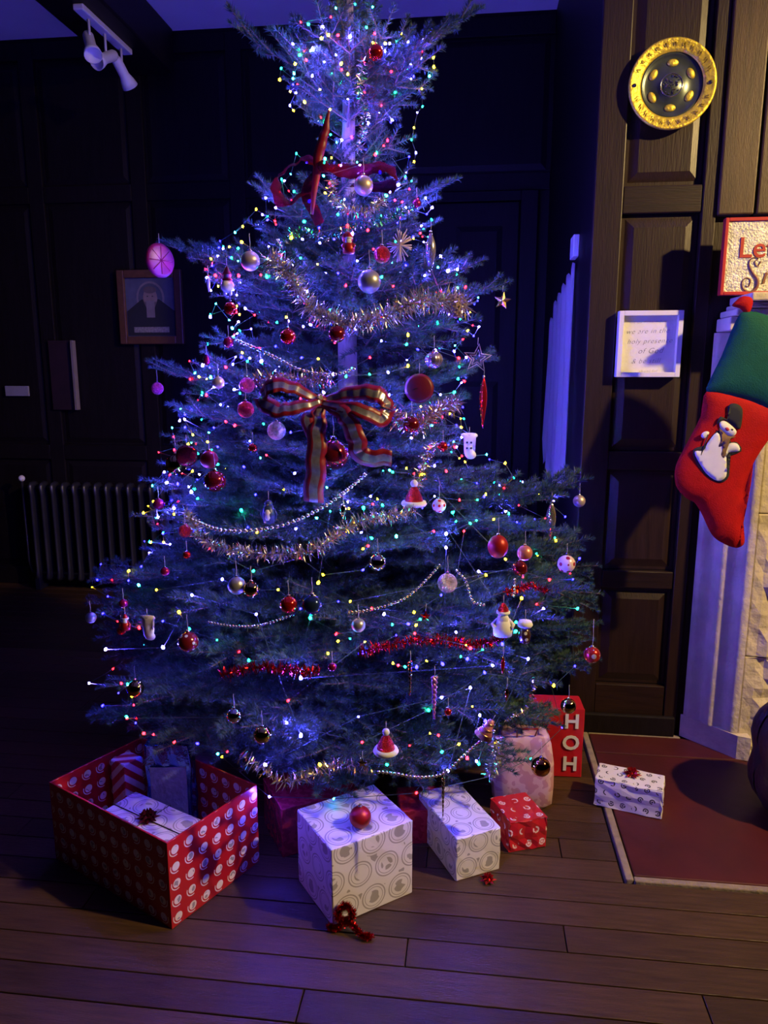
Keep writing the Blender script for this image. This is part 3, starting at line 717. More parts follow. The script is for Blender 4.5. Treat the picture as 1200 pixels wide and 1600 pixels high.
# ------------------------------------------------------------------ fir branches (shared meshes)
def make_branch_mesh(L, seed):
    r = np.random.RandomState(seed); segs = []      # (p0, p1, radius)
    def chain(p, d, ln, up, step=0.045):
        n = max(2, int(ln / step)); q = p.copy(); dd = d.copy(); out = [q.copy()]
        for i in range(n):
            dd = dd + np.array([0, 0, up]) / n + r.normal(0, .035, 3); dd /= np.linalg.norm(dd)
            q = q + dd * ln / n; out.append(q.copy())
        return out
    main = chain(np.zeros(3), np.array([1., 0, -0.06]), L, 0.12)
    chains = [(main, 0.008 * max(.5, L), 0.12)]
    n = max(3, int(L / 0.085)); k = 0
    for i in range(n):
        t = 0.14 + 0.80 * (i + .5 * r.rand()) / n
        j = min(len(main) - 2, int(t * (len(main) - 1))); base = main[j]
        for s in (-1, 1):
            ln = (0.50 * L * (1 - t) ** .8 + 0.05) * r.uniform(.75, 1.15)
            a = math.radians(r.uniform(42, 58)) * s
            d = np.array([math.cos(a), math.sin(a), r.uniform(-.12, .12)])
            c = chain(base, d, ln, 0.10); chains.append((c, 0.0035, 0.0))
            if ln > 0.13:
                m = int(ln / 0.075)
                for q in range(m):
                    u = 0.25 + 0.65 * (q + r.rand() * .5) / m; jj = min(len(c) - 2, int(u * (len(c) - 1)))
                    for s2 in (-1, 1):
                        l2 = (0.42 * ln * (1 - u) + 0.035) * r.uniform(.8, 1.2)
                        a2 = a + math.radians(r.uniform(38, 52)) * s2
                        c2 = chain(c[jj], np.array([math.cos(a2), math.sin(a2), r.uniform(-.15, .2)]), l2, .05, .03)
                        chains.append((c2, 0.002, 0.0))
    # wood
    bm = bmesh.new()
    for c, rad_, _ in chains:
        if rad_ < 0.003 and len(chains) > 60: 
            continue
        m = len(c); tube_bm(bm, c, [rad_ * (1 - .75 * i / (m - 1)) for i in range(m)], 5)
    wood = bpy.data.meshes.new('branch'); bm.to_mesh(wood); bm.free(); wood.materials.append(TWIG)
    # needles: slim single triangles round every twig, swept forward, denser above
    tris = []
    for c, rad_, t0 in chains:
        P = np.array(c); tot = 0
        for a, b in zip(P[:-1], P[1:]):
            ln = np.linalg.norm(b - a); tot += ln
            if tot < t0 * 1.0: continue
            m = max(3, int(ln * 1250)); d = (b - a) / ln
            s = np.cross(d, [0, 0, 1.]); s /= np.linalg.norm(s); u = np.cross(s, d)
            t = r.rand(m, 1); phi = r.uniform(-.55, PI + .55, m)
            out = np.cos(phi)[:, None] * s + np.sin(phi)[:, None] * u
            fw = r.uniform(.45, .95, (m, 1)); dirn = out + d * fw; dirn /= np.linalg.norm(dirn, axis=1)[:, None]
            nl = r.uniform(.017, .027, (m, 1)); base = a + (b - a) * t
            wdir = np.cross(dirn, r.normal(0, 1, (m, 3))); wdir /= np.linalg.norm(wdir, axis=1)[:, None]
            w = 0.0013
            tris.append(np.stack([base + dirn * nl * .1 - wdir * w, base + dirn * nl * .1 + wdir * w, base + dirn * nl], 1))
        # tip tuft
        m = 26; d = P[-1] - P[-2]; d /= np.linalg.norm(d); rr = r.normal(0, .45, (m, 3)); dirn = d + rr; dirn /= np.linalg.norm(dirn, axis=1)[:, None]
        wdir = np.cross(dirn, r.normal(0, 1, (m, 3))); wdir /= np.linalg.norm(wdir, axis=1)[:, None]
        tris.append(np.stack([P[-1] - wdir * .0013, P[-1] + wdir * .0013, P[-1] + dirn * .02], 1))
    nd = trimesh('needles', np.concatenate(tris), NEEDLE)
    tipv = Vector(main[-1])
    return wood, nd, tipv
PROTO = []
for L, n in ((1.0, 3), (0.78, 3), (0.56, 3), (0.38, 3), (0.24, 2)):
    PROTO.append((L, [make_branch_mesh(L, 100 + len(PROTO) * 10 + i) for i in range(n)]))
tree = empty('christmas_tree', (TX, TY, 0)); tag(tree, 'tall decorated fir christmas tree standing before the dark panelled wall', 'christmas tree')
tk = []
for i in range(25):
    z = i / 24 * (TOPZ + .05); tk.append((0.006 * math.sin(z * 3), 0.006 * math.cos(z * 2.3), max(z, 0.0)))
tube('trunk', tk, [0.058 * (1 - .80 * i / 24) + .002 for i in range(25)], BARK, tree, 14)
TRUNK = lambda z: Vector((TX, TY, z))
lathe('stand', [(0, .0), (.16, .0), (.165, .02), (.12, .04), (.07, .12), (.066, .16), (0, .16)], IRON, tree, 24)
bcount = 0
PARC = [(-1.30, -.55, 1.6, 2.32, .34), (-.62, -.08, 1.7, 2.22, .30), (-.16, .14, 1.95, 2.28, .20), (.1, .3, 2.08, 2.34, .16)]
def add_branch(base, tip, roll=0.0):
    global bcount
    for x0, x1, y0, y1, zt_ in PARC:
        if x0 < tip.x < x1 and y0 < tip.y < y1: tip.z = max(tip.z, zt_)
    v = tip - base; Ln = v.length
    L, lst = min(PROTO, key=lambda p_: abs(p_[0] - Ln * 1.0))
    wood, nd, tv = lst[rnd.randrange(len(lst))]
    s = Ln / tv.length
    x = v.normalized(); up = Vector((0, 0, 1)); yv = up.cross(x)
    if yv.length < .1: yv = Vector((0, 1, 0))
    yv.normalize(); zv = x.cross(yv)
    M = Matrix((x, yv, zv)).transposed() @ Matrix.Rotation(roll, 3, 'X')
    q0 = tv.normalized().rotation_difference(Vector((1, 0, 0))).to_matrix()
    M = (M @ q0).to_4x4()
    o = bpy.data.objects.new('branch', wood); COL.objects.link(o); o.parent = tree
    o.matrix_local = Matrix.Translation(base - tree.location) @ M @ Matrix.Scale(s, 4)
    k = bpy.data.objects.new('needles', nd); COL.objects.link(k); k.parent = o; k['kind'] = 'stuff'
    bcount += 1
def zrow(py): return onY(545, py, TY).z
WH = [(1128, 1.0, 11, -6), (1085, .98, 11, -4), (1030, 1.0, 12, -2), (975, 1.0, 12, 0), (920, 1.0, 12, 2), (865, 1.0, 11, 4), (790, 1.0, 10, 6), (740, 1.0, 10, 9), (680, 1.0, 10, 12), (625, 1.0, 10, 14), (585, 1.0, 8, 16), (450, 1.0, 9, 12), (410, 1.0, 8, 20), (350, 1.0, 8, 24), (295, 1.0, 6, 32), (225, 1.05, 3, 40), (95, 1.1, 6, 42), (45, 1.0, 5, 50)]
Z_LO, Z_HI = onY(545, 600, TY).z, onY(545, 500, TY).z
def bare(z, a): return Z_LO < z < Z_HI and 1.22 * PI < (a % (2 * PI)) < 1.72 * PI
for wi, (py, k, n, el) in enumerate(WH):
    zt_ = zrow(py); ph = wi * 1.13 + .3
    for j in range(n):
        a = ph + 2 * PI * j / n + rnd.uniform(-.16, .16)
        z = zt_ + rnd.uniform(-.035, .035); z = max(z, .10)
        R_ = max(.1, env(z, a)) * k * rnd.uniform(.90, 1.06)
        tip = Vector((TX + math.cos(a) * R_, TY + math.sin(a) * R_, z))
        if tip.y > 2.9: tip.x = min(tip.x, SIDE_X - .05)
        tip.y = min(tip.y, BW_Y - .3)
        if bare(z, a): continue
        zb = z - R_ * math.tan(math.radians(el + rnd.uniform(-4, 4))); zb = min(max(zb, .16), TOPZ - .1)
        add_branch(TRUNK(zb), tip, rnd.uniform(-.25, .25))
# infill branches between the whorls, shorter
for i in range(95):
    z = 0.12 + (1.62) * ((i + .5) / 95) ** 1.0
    a = i * 2.39996 + .5
    if bare(z, a) or (math.sin(a) > .3 and rnd.random() < .5): continue
    R_ = env(z, a) * rnd.uniform(.62, .88)
    tip = Vector((TX + math.cos(a) * R_, TY + math.sin(a) * R_, z))
    add_branch(TRUNK(max(.16, z - R_ * .06)), tip, rnd.uniform(-.5, .5))
# named long branches of the outline
for (px, py, bpy_) in ((252, 375, 470), (362, 38, 150), (752, 12, 160), (690, 75, 185), (715, 280, 340), (645, 215, 255), (392, 288, 345), (795, 440, 505), (757, 405, 470), (238, 575, 640), (262, 632, 680), (255, 680, 720), (222, 750, 790), (318, 525, 570), (745, 498, 545), (775, 560, 610), (920, 748, 830), (922, 842, 890), (935, 884, 930), (905, 905, 960), (930, 975, 1010), (935, 1030, 1050), (925, 1000, 1030), (150, 890, 930), (140, 935, 960), (165, 1010, 1020), (150, 1105, 1090), (205, 1140, 1100), (615, 165, 235), (440, 60, 150)):
    dY = rnd.uniform(-.12, .05)
    tip = onY(px, py, TY + dY); base = TRUNK(min(max(onY(545, bpy_, TY).z, .18), TOPZ - .08))
    add_branch(base, tip, rnd.uniform(-.3, .3))
# leader
for k in range(9):
    a = k * 2.4; zt_ = TOPZ - .30 + .045 * k
    add_branch(TRUNK(zt_), Vector((TX + math.cos(a) * .13, TY + math.sin(a) * .13, zt_ + .12)))
add_branch(TRUNK(TOPZ - .28), Vector((TX - .01, TY - .02, TOPZ + .12)), 0)
print('branches', bcount)
# hem branches hanging forward over the parcels
for a in np.linspace(PI * 1.08, PI * 1.93, 13):
    R_ = env(.3, a) * rnd.uniform(.80, .90)
    add_branch(TRUNK(.30), Vector((TX + math.cos(a) * R_, TY + math.sin(a) * R_, .235 + rnd.uniform(-.02, .05))), rnd.uniform(-.3, .3))

# ------------------------------------------------------------------ fairy lights
LED = {'b': mat('led_blue', (.02, .03, .4), .3, emit=(0.070, 0.045, 1.0), es=3500, noise=.01), 'p': mat('led_blue_dim', (.02, .03, .4), .3, emit=(0.0022, 0.0016, 1.0), es=260, noise=.01),
       'g': mat('led_green', (.02, .4, .2), .3, emit=(0.002, 1.0, 0.42), es=150, noise=.01),
       'r': mat('led_red', (.4, .02, .02), .3, emit=(1.0, 0.0022, 0.004), es=125, noise=.01), 'y': mat('led_amber', (.4, .3, .05), .3, emit=(1.0, 0.46, 0.004), es=85, noise=.01),
       'w': mat('led_cyan', (.2, .4, .4), .3, emit=(0.02, 0.75, 1.0), es=60, noise=.01)}
BULB = {}
for c, m in LED.items():
    bm = bmesh.new(); bmesh.ops.create_icosphere(bm, subdivisions=1, radius=0.0034)
    for v in bm.verts:
        if v.co.z > 0: v.co.z *= 1.7
    me = bpy.data.meshes.new('bulb'); bm.to_mesh(me); bm.free(); me.materials.append(m)
    me.polygons.foreach_set('use_smooth', [True] * len(me.polygons)); BULB[c] = me
def light_string(name, label, pts, cols, wire=True):
    o = empty(name, pts[0]); tag(o, label, 'fairy lights', 'strings of multicoloured fairy lights on the tree'); L0 = Vector(pts[0])
    if wire: tube('wire', [Vector(p) - L0 for p in pts], .0011, WIRE, o, 3)
    for p, c in zip(pts, cols):
        b = link('bulb', BULB[c], o, Vector(p) - L0); b.rotation_euler = (rnd.uniform(-1, 1), rnd.uniform(-1, 1), 0); b.scale = [rnd.choice((.7, .85, 1.0, 1.0, 1.3))] * 3
    return o
seq = 'brgpybwrbgyp'
def helix(z0, z1, pitch, spacing, kk=(.80, 1.02), skip_back=.35, ph=0):
    pts = []; a = ph; z = z0
    while z < z1:
        R_ = env(z, a); k = rnd.uniform(*kk); zz_ = z + rnd.uniform(-.035, .035) + .03 * math.sin(a * 5)
        p = Vector((TX + math.cos(a) * R_ * k, TY + math.sin(a) * R_ * k, zz_))
        if p.y > 2.9: p.x = min(p.x, SIDE_X - .08)
        if not (math.sin(a) > .2 and rnd.random() < skip_back): pts.append(p)
        da = spacing / max(.12, R_); a += da; z += pitch * da / (2 * PI)
    return pts
def low(cs): return [('p' if c == 'b' and rnd.random() < .45 else c) for c in cs]
def cols_for(n, ph=0): return [seq[(i + ph) % len(seq)] if rnd.random() > .25 else rnd.choice(seq) for i in range(n)]
h1 = helix(1.02, 1.50, .082, .075); h2 = helix(1.50, 2.80, .10, .058, ph=2); h3 = helix(.66, 1.02, .13, .11, ph=1); h4 = helix(.20, .66, .26, .24, ph=3)
light_string('fairy_light_string', 'multicoloured fairy light string wound round the widest lower crown', h3 + [], low(cols_for(len(h3))))
light_string('fairy_light_string', 'sparse multicoloured fairy light string low on the tree skirt', h4, low(cols_for(len(h4))))
light_string('fairy_light_string', 'dense multicoloured fairy light string round the middle of the tree', h1[:290], cols_for(len(h1[:290]), 3))
light_string('fairy_light_string', 'multicoloured fairy light string round the upper crown of the tree', h2[:295], cols_for(len(h2[:295]), 5))
EXP = {'multicoloured fairy lights clustered at the very top of the tree': [(525,13,'w'),(555,7,'g'),(582,11,'w'),(517,27,'r'),(470,35,'r'),(482,38,'g'),(505,42,'b'),(502,60,'y'),(513,55,'y'),(528,55,'r'),(458,69,'b'),(547,58,'b'),(573,43,'g'),(583,67,'y'),(585,53,'r'),(602,68,'y'),(609,68,'b'),(619,63,'g'),(627,53,'y'),(638,66,'b'),(468,86,'g'),(479,94,'r'),(461,100,'y'),(458,123,'w'),(439,107,'g'),(437,125,'y'),(488,119,'b'),(507,97,'b'),(525,86,'b'),(533,100,'y'),(534,109,'r'),(533,129,'g'),(500,140,'y'),(485,80,'w'),(462,145,'b'),(453,165,'b'),(459,173,'y'),(476,160,'y')],
 'loose end of the fairy lights hanging free on the right of the top': [(662,62,'b'),(659,80,'r'),(677,90,'y'),(678,105,'y'),(671,119,'w'),(659,139,'y'),(660,167,'g'),(652,176,'b'),(647,200,'y'),(643,219,'g'),(650,239,'b'),(647,253,'y')],
 'multicoloured fairy lights gathered round the upper trunk': [(534,219,'b'),(518,247,'y'),(531,258,'r'),(562,258,'b'),(506,275,'w'),(515,287,'r'),(622,289,'b'),(643,283,'g'),(604,306,'w'),(617,313,'r'),(628,316,'r'),(634,325,'b'),(653,312,'r'),(528,335,'g'),(543,353,'r'),(455,372,'y'),(482,360,'w'),(500,380,'b')],
 'fairy lights on the upper left branch beside the small snowman': [(358,386,'y'),(372,388,'g'),(362,403,'g'),(372,408,'w'),(340,400,'b'),(330,405,'y'),(323,434,'b'),(337,431,'r'),(341,447,'y'),(373,431,'r'),(370,461,'b')],
 'fairy lights hanging at the lower left corner of the tree': [(280,957,'y'),(296,983,'g'),(185,1083,'b'),(200,1070,'g'),(190,1068,'r'),(206,1088,'y'),(209,1102,'r'),(160,1103,'b'),(198,1120,'g'),(212,1130,'b'),(225,1146,'r'),(240,1148,'r'),(272,1160,'r'),(309,1162,'b'),(355,1175,'r'),(340,1178,'w')],
 'fairy lights along the lower right of the tree skirt': [(500,1195,'y'),(605,1195,'g'),(618,1177,'b'),(640,1165,'r'),(672,1146,'y'),(685,1149,'r'),(690,1175,'g'),(717,1163,'y'),(730,1185,'r'),(750,1118,'b'),(738,1104,'y'),(758,1127,'b'),(748,1194,'g'),(776,1160,'y')],
 'fairy lights along the red tinsel in the lower crown': [(614,1037,'y'),(622,1040,'r'),(633,1042,'g'),(651,1043,'b'),(667,1033,'y'),(720,1026,'g'),(730,1030,'b'),(754,1015,'g'),(735,1013,'r'),(728,1008,'y'),(648,990,'r'),(650,977,'y'),(657,968,'g'),(638,975,'b'),(613,976,'g'),(525,991,'r'),(528,1002,'y'),(547,998,'g'),(485,966,'g'),(450,1095,'r'),(570,1003,'y')],
 'fairy lights beside the white hats and clear ball on the right': [(707,801,'g'),(712,815,'g'),(795,803,'g'),(735,818,'g'),(725,830,'r'),(692,1038,'b'),(697,856,'b'),(590,780,'y'),(583,788,'r'),(568,794,'g'),(575,853,'r'),(567,858,'y'),(581,841,'g'),(545,795,'y'),(516,799,'g'),(497,911,'y'),(547,940,'y'),(815,885,'b'),(790,874,'y'),(817,902,'r'),(660,742,'y'),(609,735,'w'),(635,732,'y'),(805,987,'g'),(785,1007,'b'),(815,935,'y')]}
EXP['blue fairy lights scattered deep in the lower branches'] = [(165,1015,'B'),(255,1012,'B'),(300,930,'B'),(400,960,'B'),(470,1150,'B'),(415,1195,'B'),(560,1120,'B'),(690,1090,'B'),(735,1075,'B'),(700,1205,'B'),(745,1190,'B'),(825,1030,'B'),(600,960,'B'),(770,1040,'B'),(470,1060,'B')]  # extra bulbs, added to throw more blue light on the lower foliage
for lab, L in EXP.items():
    light_string('fairy_light_string', lab, [T(a, b, .97 if c == 'B' else 1.05) for a, b, c in L], [('b' if c == 'B' else 'p' if c == 'b' and b > 940 and (a, b) != (750, 1118) else c) for a, b, c in L])

# ------------------------------------------------------------------ tinsel and bead garlands
def tinsel(label, pix, rpx, mats, dens=1.0, k=1.05, group='tinsel garlands on the tree'):
    ctl = [T(a, b, k) for a, b in pix]; path = catmull(ctl, 10); org = path[0].copy()
    for i, p in enumerate(path): path[i] = p - org
    r = size(rpx * 1.12, ctl[0]); tris = []; mi = []; R = np.random.RandomState(len(label) * 7 + int(pix[0][0]))
    for a, b in zip(path, path[1:]):
        ln = (b - a).length; m = int(ln * 1700 * dens); 
        if m < 1: continue
        A, B = np.array(a), np.array(b); t = R.rand(m, 1); base = A + (B - A) * t
        dr = R.normal(0, 1, (m, 3)); d = (B - A) / max(ln, 1e-6); dr -= .7 * (dr @ d)[:, None] * d; dr /= np.linalg.norm(dr, axis=1)[:, None]
        wd = np.cross(dr, R.normal(0, 1, (m, 3))); wd /= np.linalg.norm(wd, axis=1)[:, None]
        l = r * R.uniform(.55, 1.15, (m, 1)); w = .0016; bend = np.cross(wd, dr) * l * R.uniform(-.5, .5, (m, 1))
        mid = base + dr * l * .55 + bend * .35; tip = base + dr * l + bend
        tris.append(np.stack([base - wd * w, base + wd * w, mid + wd * w], 1)); tris.append(np.stack([base - wd * w, mid + wd * w, mid - wd * w], 1)); tris.append(np.stack([mid - wd * w, mid + wd * w, tip], 1))
        mm = R.randint(0, len(mats), m); mi += [mm, mm, mm]
    o = link('tinsel_garland', trimesh('tinsel_garland', np.concatenate(tris), mats, np.concatenate(mi)), None, org)
    tag(o, label, 'tinsel', group); return o
TS = mat('tinsel_silver', (.85, .84, .86), .22, 1.0, noise=.05); TG = mat('tinsel_gold', (.88, .68, .34), .22, 1.0, noise=.05); TP = mat('tinsel_pale', (.80, .78, .55), .3, 1.0, noise=.05)
TR = mat('tinsel_red', (.60, .015, .02), .25, 1.0, noise=.05); TB = mat('tinsel_green', (.08, .5, .35), .25, 1.0, noise=.05); TRG = mat('tinsel_rose', (.75, .5, .5), .25, 1.0, noise=.05)
tinsel('silver and gold tinsel swag across the upper crown above bare trunk', [(418, 405), (450, 425), (475, 470), (515, 498), (565, 505), (610, 490), (650, 472), (690, 470), (730, 478)], 22, [TS, TS, TP, TG], 1.5)
tinsel('thin green and silver tinsel running down the top of the trunk', [(568, 95), (562, 140), (570, 185), (562, 235)], 10, [TB, TS, TP], .9)
tinsel('silver tinsel loop round the trunk under the topmost lights', [(518, 280), (522, 310), (545, 328), (575, 330), (600, 310)], 11, [TS, TP, TG], .8)
tinsel('green and blue tinsel on the shoulder left of the trunk', [(432, 385), (470, 362), (510, 372), (560, 352), (610, 340), (650, 320)], 9, [TB, TS], .8)
tinsel('pale silver tinsel behind the left loop of the big bow', [(385, 600), (420, 590), (470, 595), (520, 590)], 16, [TRG, TS, TG], 1.0)
tinsel('thick rosy silver tinsel to the right of the big bow', [(606, 640), (625, 660), (655, 665), (680, 645), (715, 630)], 20, [TRG, TS, TRG, TG], 1.4)
tinsel('gold and silver tinsel swag below the long bead chain', [(290, 800), (320, 845), (380, 862), (440, 865), (500, 855), (540, 825), (590, 808), (650, 800)], 14, [TG, TS, TP], 1.0)
tinsel('silver tinsel falling beside the right tail of the bow', [(680, 690), (665, 720), (655, 750), (640, 780)], 11, [TS, TG], .9)
tinsel('left hand red tinsel sunk among the lower branches', [(345, 1055), (400, 1042), (460, 1048), (500, 1050)], 12, [TR], .9, 1.0)
tinsel('right hand red tinsel in the lower crown', [(560, 1020), (620, 1005), (690, 1000), (750, 1008), (790, 990)], 12, [TR], .9, 1.0)
tinsel('short red tinsel beside the small white cap ornament', [(790, 925), (830, 915), (855, 925)], 9, [TR], .8)
tinsel('gold tinsel along the bottom hem of the tree', [(375, 1180), (410, 1200), (440, 1222), (480, 1215), (530, 1195), (580, 1198)], 14, [TG, TP, TS], .55)
tinsel('bluish silver tinsel tuft hanging at the lower right hem', [(772, 1150), (775, 1180), (765, 1215)], 14, [TS], 1.5)
tinsel('thin silver tinsel trailing down the right lower branches', [(835, 1060), (830, 1090), (822, 1110), (790, 1125)], 6, [TS, TG], .5)

def beads(label, pix, rpx, m, k=1.08, sag=True):
    ctl = [T(a, b, k) for a, b in pix]; path = catmull(ctl, 8); r = size(rpx * 1.12, ctl[0]); pts = resample(path, r * 2.45); org = pts[0].copy()
    bm = bmesh.new()
    for p in pts: bmesh.ops.create_icosphere(bm, subdivisions=2, radius=r, matrix=Matrix.Translation(p - org))
    tube_bm(bm, [p - org for p in pts], r * .1, 3)
    o = bmobj('bead_garland', bm, m, None, True, org); tag(o, label, 'bead garland', 'bead garlands on the tree'); return o
PEARL = mat('silver_bead', (.82, .80, .80), .18, .85, noise=.05)
beads('long silver bead chain sweeping up to right under the bow', [(300, 812), (345, 828), (400, 828), (450, 818), (500, 795), (540, 768), (572, 740)], 3.0, PEARL)
beads('silver bead chain running down left to the trunk above the bow', [(362, 528), (395, 542), (430, 558), (470, 578), (520, 585), (558, 575)], 2.6, PEARL)
beads('fine gold bead chain rising right from below the clear ball', [(545, 958), (590, 950), (630, 936), (660, 912), (688, 882)], 2.1, mat('gold_bead', (.85, .75, .5), .2, .9, noise=.05))
beads('short bead chain right of the glitter gold ball', [(714, 892), (728, 908), (734, 930), (742, 942), (756, 945)], 2.1, PEARL)
beads('fine silver bead chain over the polka dot ball side', [(326, 972), (360, 978), (400, 978), (430, 970), (460, 960)], 1.9, PEARL)
beads('white bead chain along the hem rising to the right', [(592, 1206), (620, 1209), (650, 1214), (690, 1210), (720, 1185), (748, 1160), (775, 1140)], 2.3, PEARL)
beads('small vertical bead chain beside the white cap ornament', [(804, 905), (804, 920), (802, 934)], 2.0, PEARL)

# ------------------------------------------------------------------ ornaments
ORN = []
HOOK = mat('thread', (.5, .48, .42), .5, .3, noise=.1)
def hanger(o, r, lift=None, ball_top=None):
    t = ball_top if ball_top is not None else r
    lathe('cap', [(0, t - r * .04), (r * .20, t - r * .04), (r * .21, t + r * .14), (r * .16, t + r * .2), (0, t + r * .2)], SILVER, o, 10)
    L = lift if lift else r * 1.1 + .012
    tube('hook', [(0, 0, t + r * .18), (r * .04, 0, t + r * .3 + L * .3), (-r * .03, 0, t + L), (0, 0, t + L + .006)], .0009, HOOK, o, 3)
def glitter_mat(name, c):
    if name in MATS: return MATS[name]
    m = mat(name, c, .3, .9, noise=.4, nscale=120, bump=1.0, bscale=300); return m
def dots_mat(name, bg, dot, sc_=1.0, metal=.3):
    if name in MATS: return MATS[name]
    m = mat(name, bg, .2, metal, coat=.4); nt = m.node_tree; b = nt.nodes['Principled BSDF']
    tc = nt.nodes.new('ShaderNodeTexCoord'); vo = nt.nodes.new('ShaderNodeTexVoronoi'); vo.inputs['Scale'].default_value = sc_; vo.inputs['Randomness'].default_value = .35
    nt.links.new(tc.outputs['Object'], vo.inputs['Vector']); mx = nt.nodes.new('ShaderNodeMix'); mx.data_type = 'RGBA'
    mx.inputs[6].default_value = (*bg, 1); mx.inputs[7].default_value = (*dot, 1)
    nt.links.new(math_node(nt, 'LESS_THAN', vo.outputs['Distance'], .3), mx.inputs[0]); nt.links.new(mx.outputs[2], b.inputs['Base Color']); return m
def bauble(label, px, py, rpx, m, k=1.09, name='bauble', group=None, lift=None, flute=0, nf=10, squash=1.0, cat='ornament'):
    p = T(px, py, k); r = size(rpx, p); o = empty(name, p); tag(o, label, cat, group)
    lathe('ball', [(a, b * squash) for a, b in ball_prof(r, 14)], m, o, 40 if flute else 24, flute=flute, nf=nf); hanger(o, r, lift, r * squash); return o, p, r
SATG = mat('satin_grey', (.42, .40, .42), .35, .7, noise=.08); SATC = mat('satin_champagne', (.55, .42, .34), .4, .6, noise=.08)
GOLDM = mat('dark_gold_mirror', (.45, .33, .12), .08, 1.0, noise=.05); COP = mat('copper_mirror', (.42, .16, .05), .08, 1.0, noise=.05)
SILM = mat('silver_mirror', (.75, .72, .66), .06, 1.0, noise=.03); PINKM = mat('magenta_shine', (.30, .01, .08), .2, .6, noise=.1)
GLG = glitter_mat('gold_glitter', (.72, .58, .38)); GLR = glitter_mat('red_glitter', (.5, .02, .03)); GLP = glitter_mat('pink_glitter', (.6, .05, .22))
for args in (
 ('red mirrored bauble just below the topmost lights', 587, 82, 12, RED_SHINE), ('pale iridescent bauble at the trunk under the top gap', 568, 290, 15, SATC),
 ('champagne satin bauble beside the small snowman', 391, 408, 15, SATC), ('maroon glitter bauble behind the straw star', 597, 398, 13, GLR),
 ('dark red mirrored bauble hanging under the silver tinsel', 526, 522, 13.5, MAROON), ('red mirrored bauble left of the one under the tinsel', 450, 526, 12.5, RED_SHINE),
 ('silver gold glitter bauble left below the big bow', 432, 673, 14.5, GLG), ('big dark red glass bauble hanging below the bow knot', 521, 710, 24, MAROON),
 ('maroon bauble buried in the rosy tinsel', 643, 664, 13, MAROON), ('clear silver bauble in the middle of the lower crown', 590, 879, 13.5, SILM),
 ('gold glitter bauble between the two bead chains', 699, 911, 15.5, GLG), ('matte grey bauble touching the dark gold one', 370, 915, 14, SATG),
 ('dark gold mirrored bauble touching the matte grey one', 393, 921, 13, GOLDM), ('red mirrored bauble above the thin bead chain on the left', 451, 945, 14, RED_SHINE),
 ('red satin bauble on the left edge beside the maroon disc', 327, 718, 14, RED_MATTE), ('dark mirrored bauble at the far left of the red one', 275, 726, 16, GOLDM),
 ('large dark bauble with silver specks under the left red one', 336, 752, 17, MAROON), ('magenta bauble hanging alone on the left edge', 248, 788, 9, PINKM),
 ('pink glitter bauble dangling from the long left branch', 246, 607, 9.5, GLP), ('pink red glitter bauble on the left by the bow', 384, 640, 13, GLR),
 ('purple glitter bauble left of the bead chain start', 386, 602, 12, GLP), ('pale wooden bauble on the left branch end', 341, 598, 9.5, SATC),
 ('dim purple grey bauble at the far lower left', 142, 965, 8.5, SATG), ('dark mirrored bauble among the lower left corner lights', 212, 1076, 13, GOLDM),
 ('dark gold bauble low on the tree left of centre', 410, 1148, 14, GOLDM), ('silver mirrored bauble low left above the hem', 366, 1118, 12, SILM),
 ('small pale silver bauble hanging from the right branch tip', 905, 783, 9.5, SATC), ('gold mirrored bauble at the lower right edge', 888, 1103, 12, GOLDM),
 ('copper mirrored bauble hanging low right before the pink bag', 845, 1198, 15, COP), ('orange pink bauble on the right branch by the folk ball', 820, 864, 12, mat('coral_satin', (.6, .2, .16), .35, .4, noise=.2)),
 ('deep blue dark bauble in the left centre hollow', 488, 945, 16, mat('navy_shine', (.02, .04, .12), .15, .6, noise=.1)), ('dark red bauble among the blue lights on the right', 812, 888, 12, MAROON),
 ('smoky clear bauble half hidden near the centre', 560, 977, 11, SATG), ('small red bauble at the upper left under the snowman', 360, 482, 10, RED_SHINE),
 ('clear glass bauble among the lights above the tinsel swag', 577, 440, 18, SATG), ('tall red glitter bauble on the left edge of bead chain', 289, 830, 10, GLR)):
    bauble(*args)
bauble('dark red bauble with white polka dots lower left', 294, 1003, 16, dots_mat('polka', (.18, .01, .015), (.8, .78, .75), 55))
bauble('white and red folk painted ball on a right branch tip', 885, 881, 14, dots_mat('folk', (.75, .55, .6), (.30, .01, .03), 48, .1), lift=.03)
bauble('ribbed purple and gold bauble on the right of trunk', 678, 562, 13, mat('ribbed_mauve', (.45, .36, .5), .25, .8, noise=.3, nscale=50), flute=.09, nf=14)
bauble('candy striped ball right of the small santa hat', 686, 790, 11, dots_mat('candyball', (.7, .65, .65), (.5, .02, .02), 60, .1))
bauble('big glossy red ball on the right branch below the tips', 778, 854, 16, RED_MATTE, squash=1.15)
bauble('red glass teardrop with silver bands hanging far right on red thread', 925, 1023, 13, dots_mat('bandball', (.5, .02, .02), (.75, .7, .6), 40, .6), lift=size(40, T(925, 1023)))
bauble('small red drop hanging under a left branch', 323, 563, 5, PINKM, squash=1.6)
bauble('matt red bauble inside the top tinsel', 543, 372, 9, RED_MATTE)
for i, (lab, px, py, rr) in enumerate((('tiny red bauble at lower left behind the white stocking', 193, 943, 7), ('small red bauble left of the white stocking ornament', 190, 985, 7), ('tiny pink bauble under the lower left purple tinsel', 258, 893, 7), ('tiny red bauble deep in the left lower branches', 292, 867, 6), ('tiny red bauble near the top of right shoulder', 651, 318, 7), ('small red bauble beside the white boot ornament', 692, 698, 8), ('small red bauble by the red tinsel middle', 519, 1042, 7), ('tiny red bauble on the right hem', 700, 1112, 6), ('small red bauble at left centre by bead chain', 357, 535, 8), ('tiny coral bauble among left lights', 395, 700, 7))):
    bauble(lab, px, py, rr, RED_SHINE if i % 2 else PINKM)
# the bauble resting on the parcel top
FW = {}

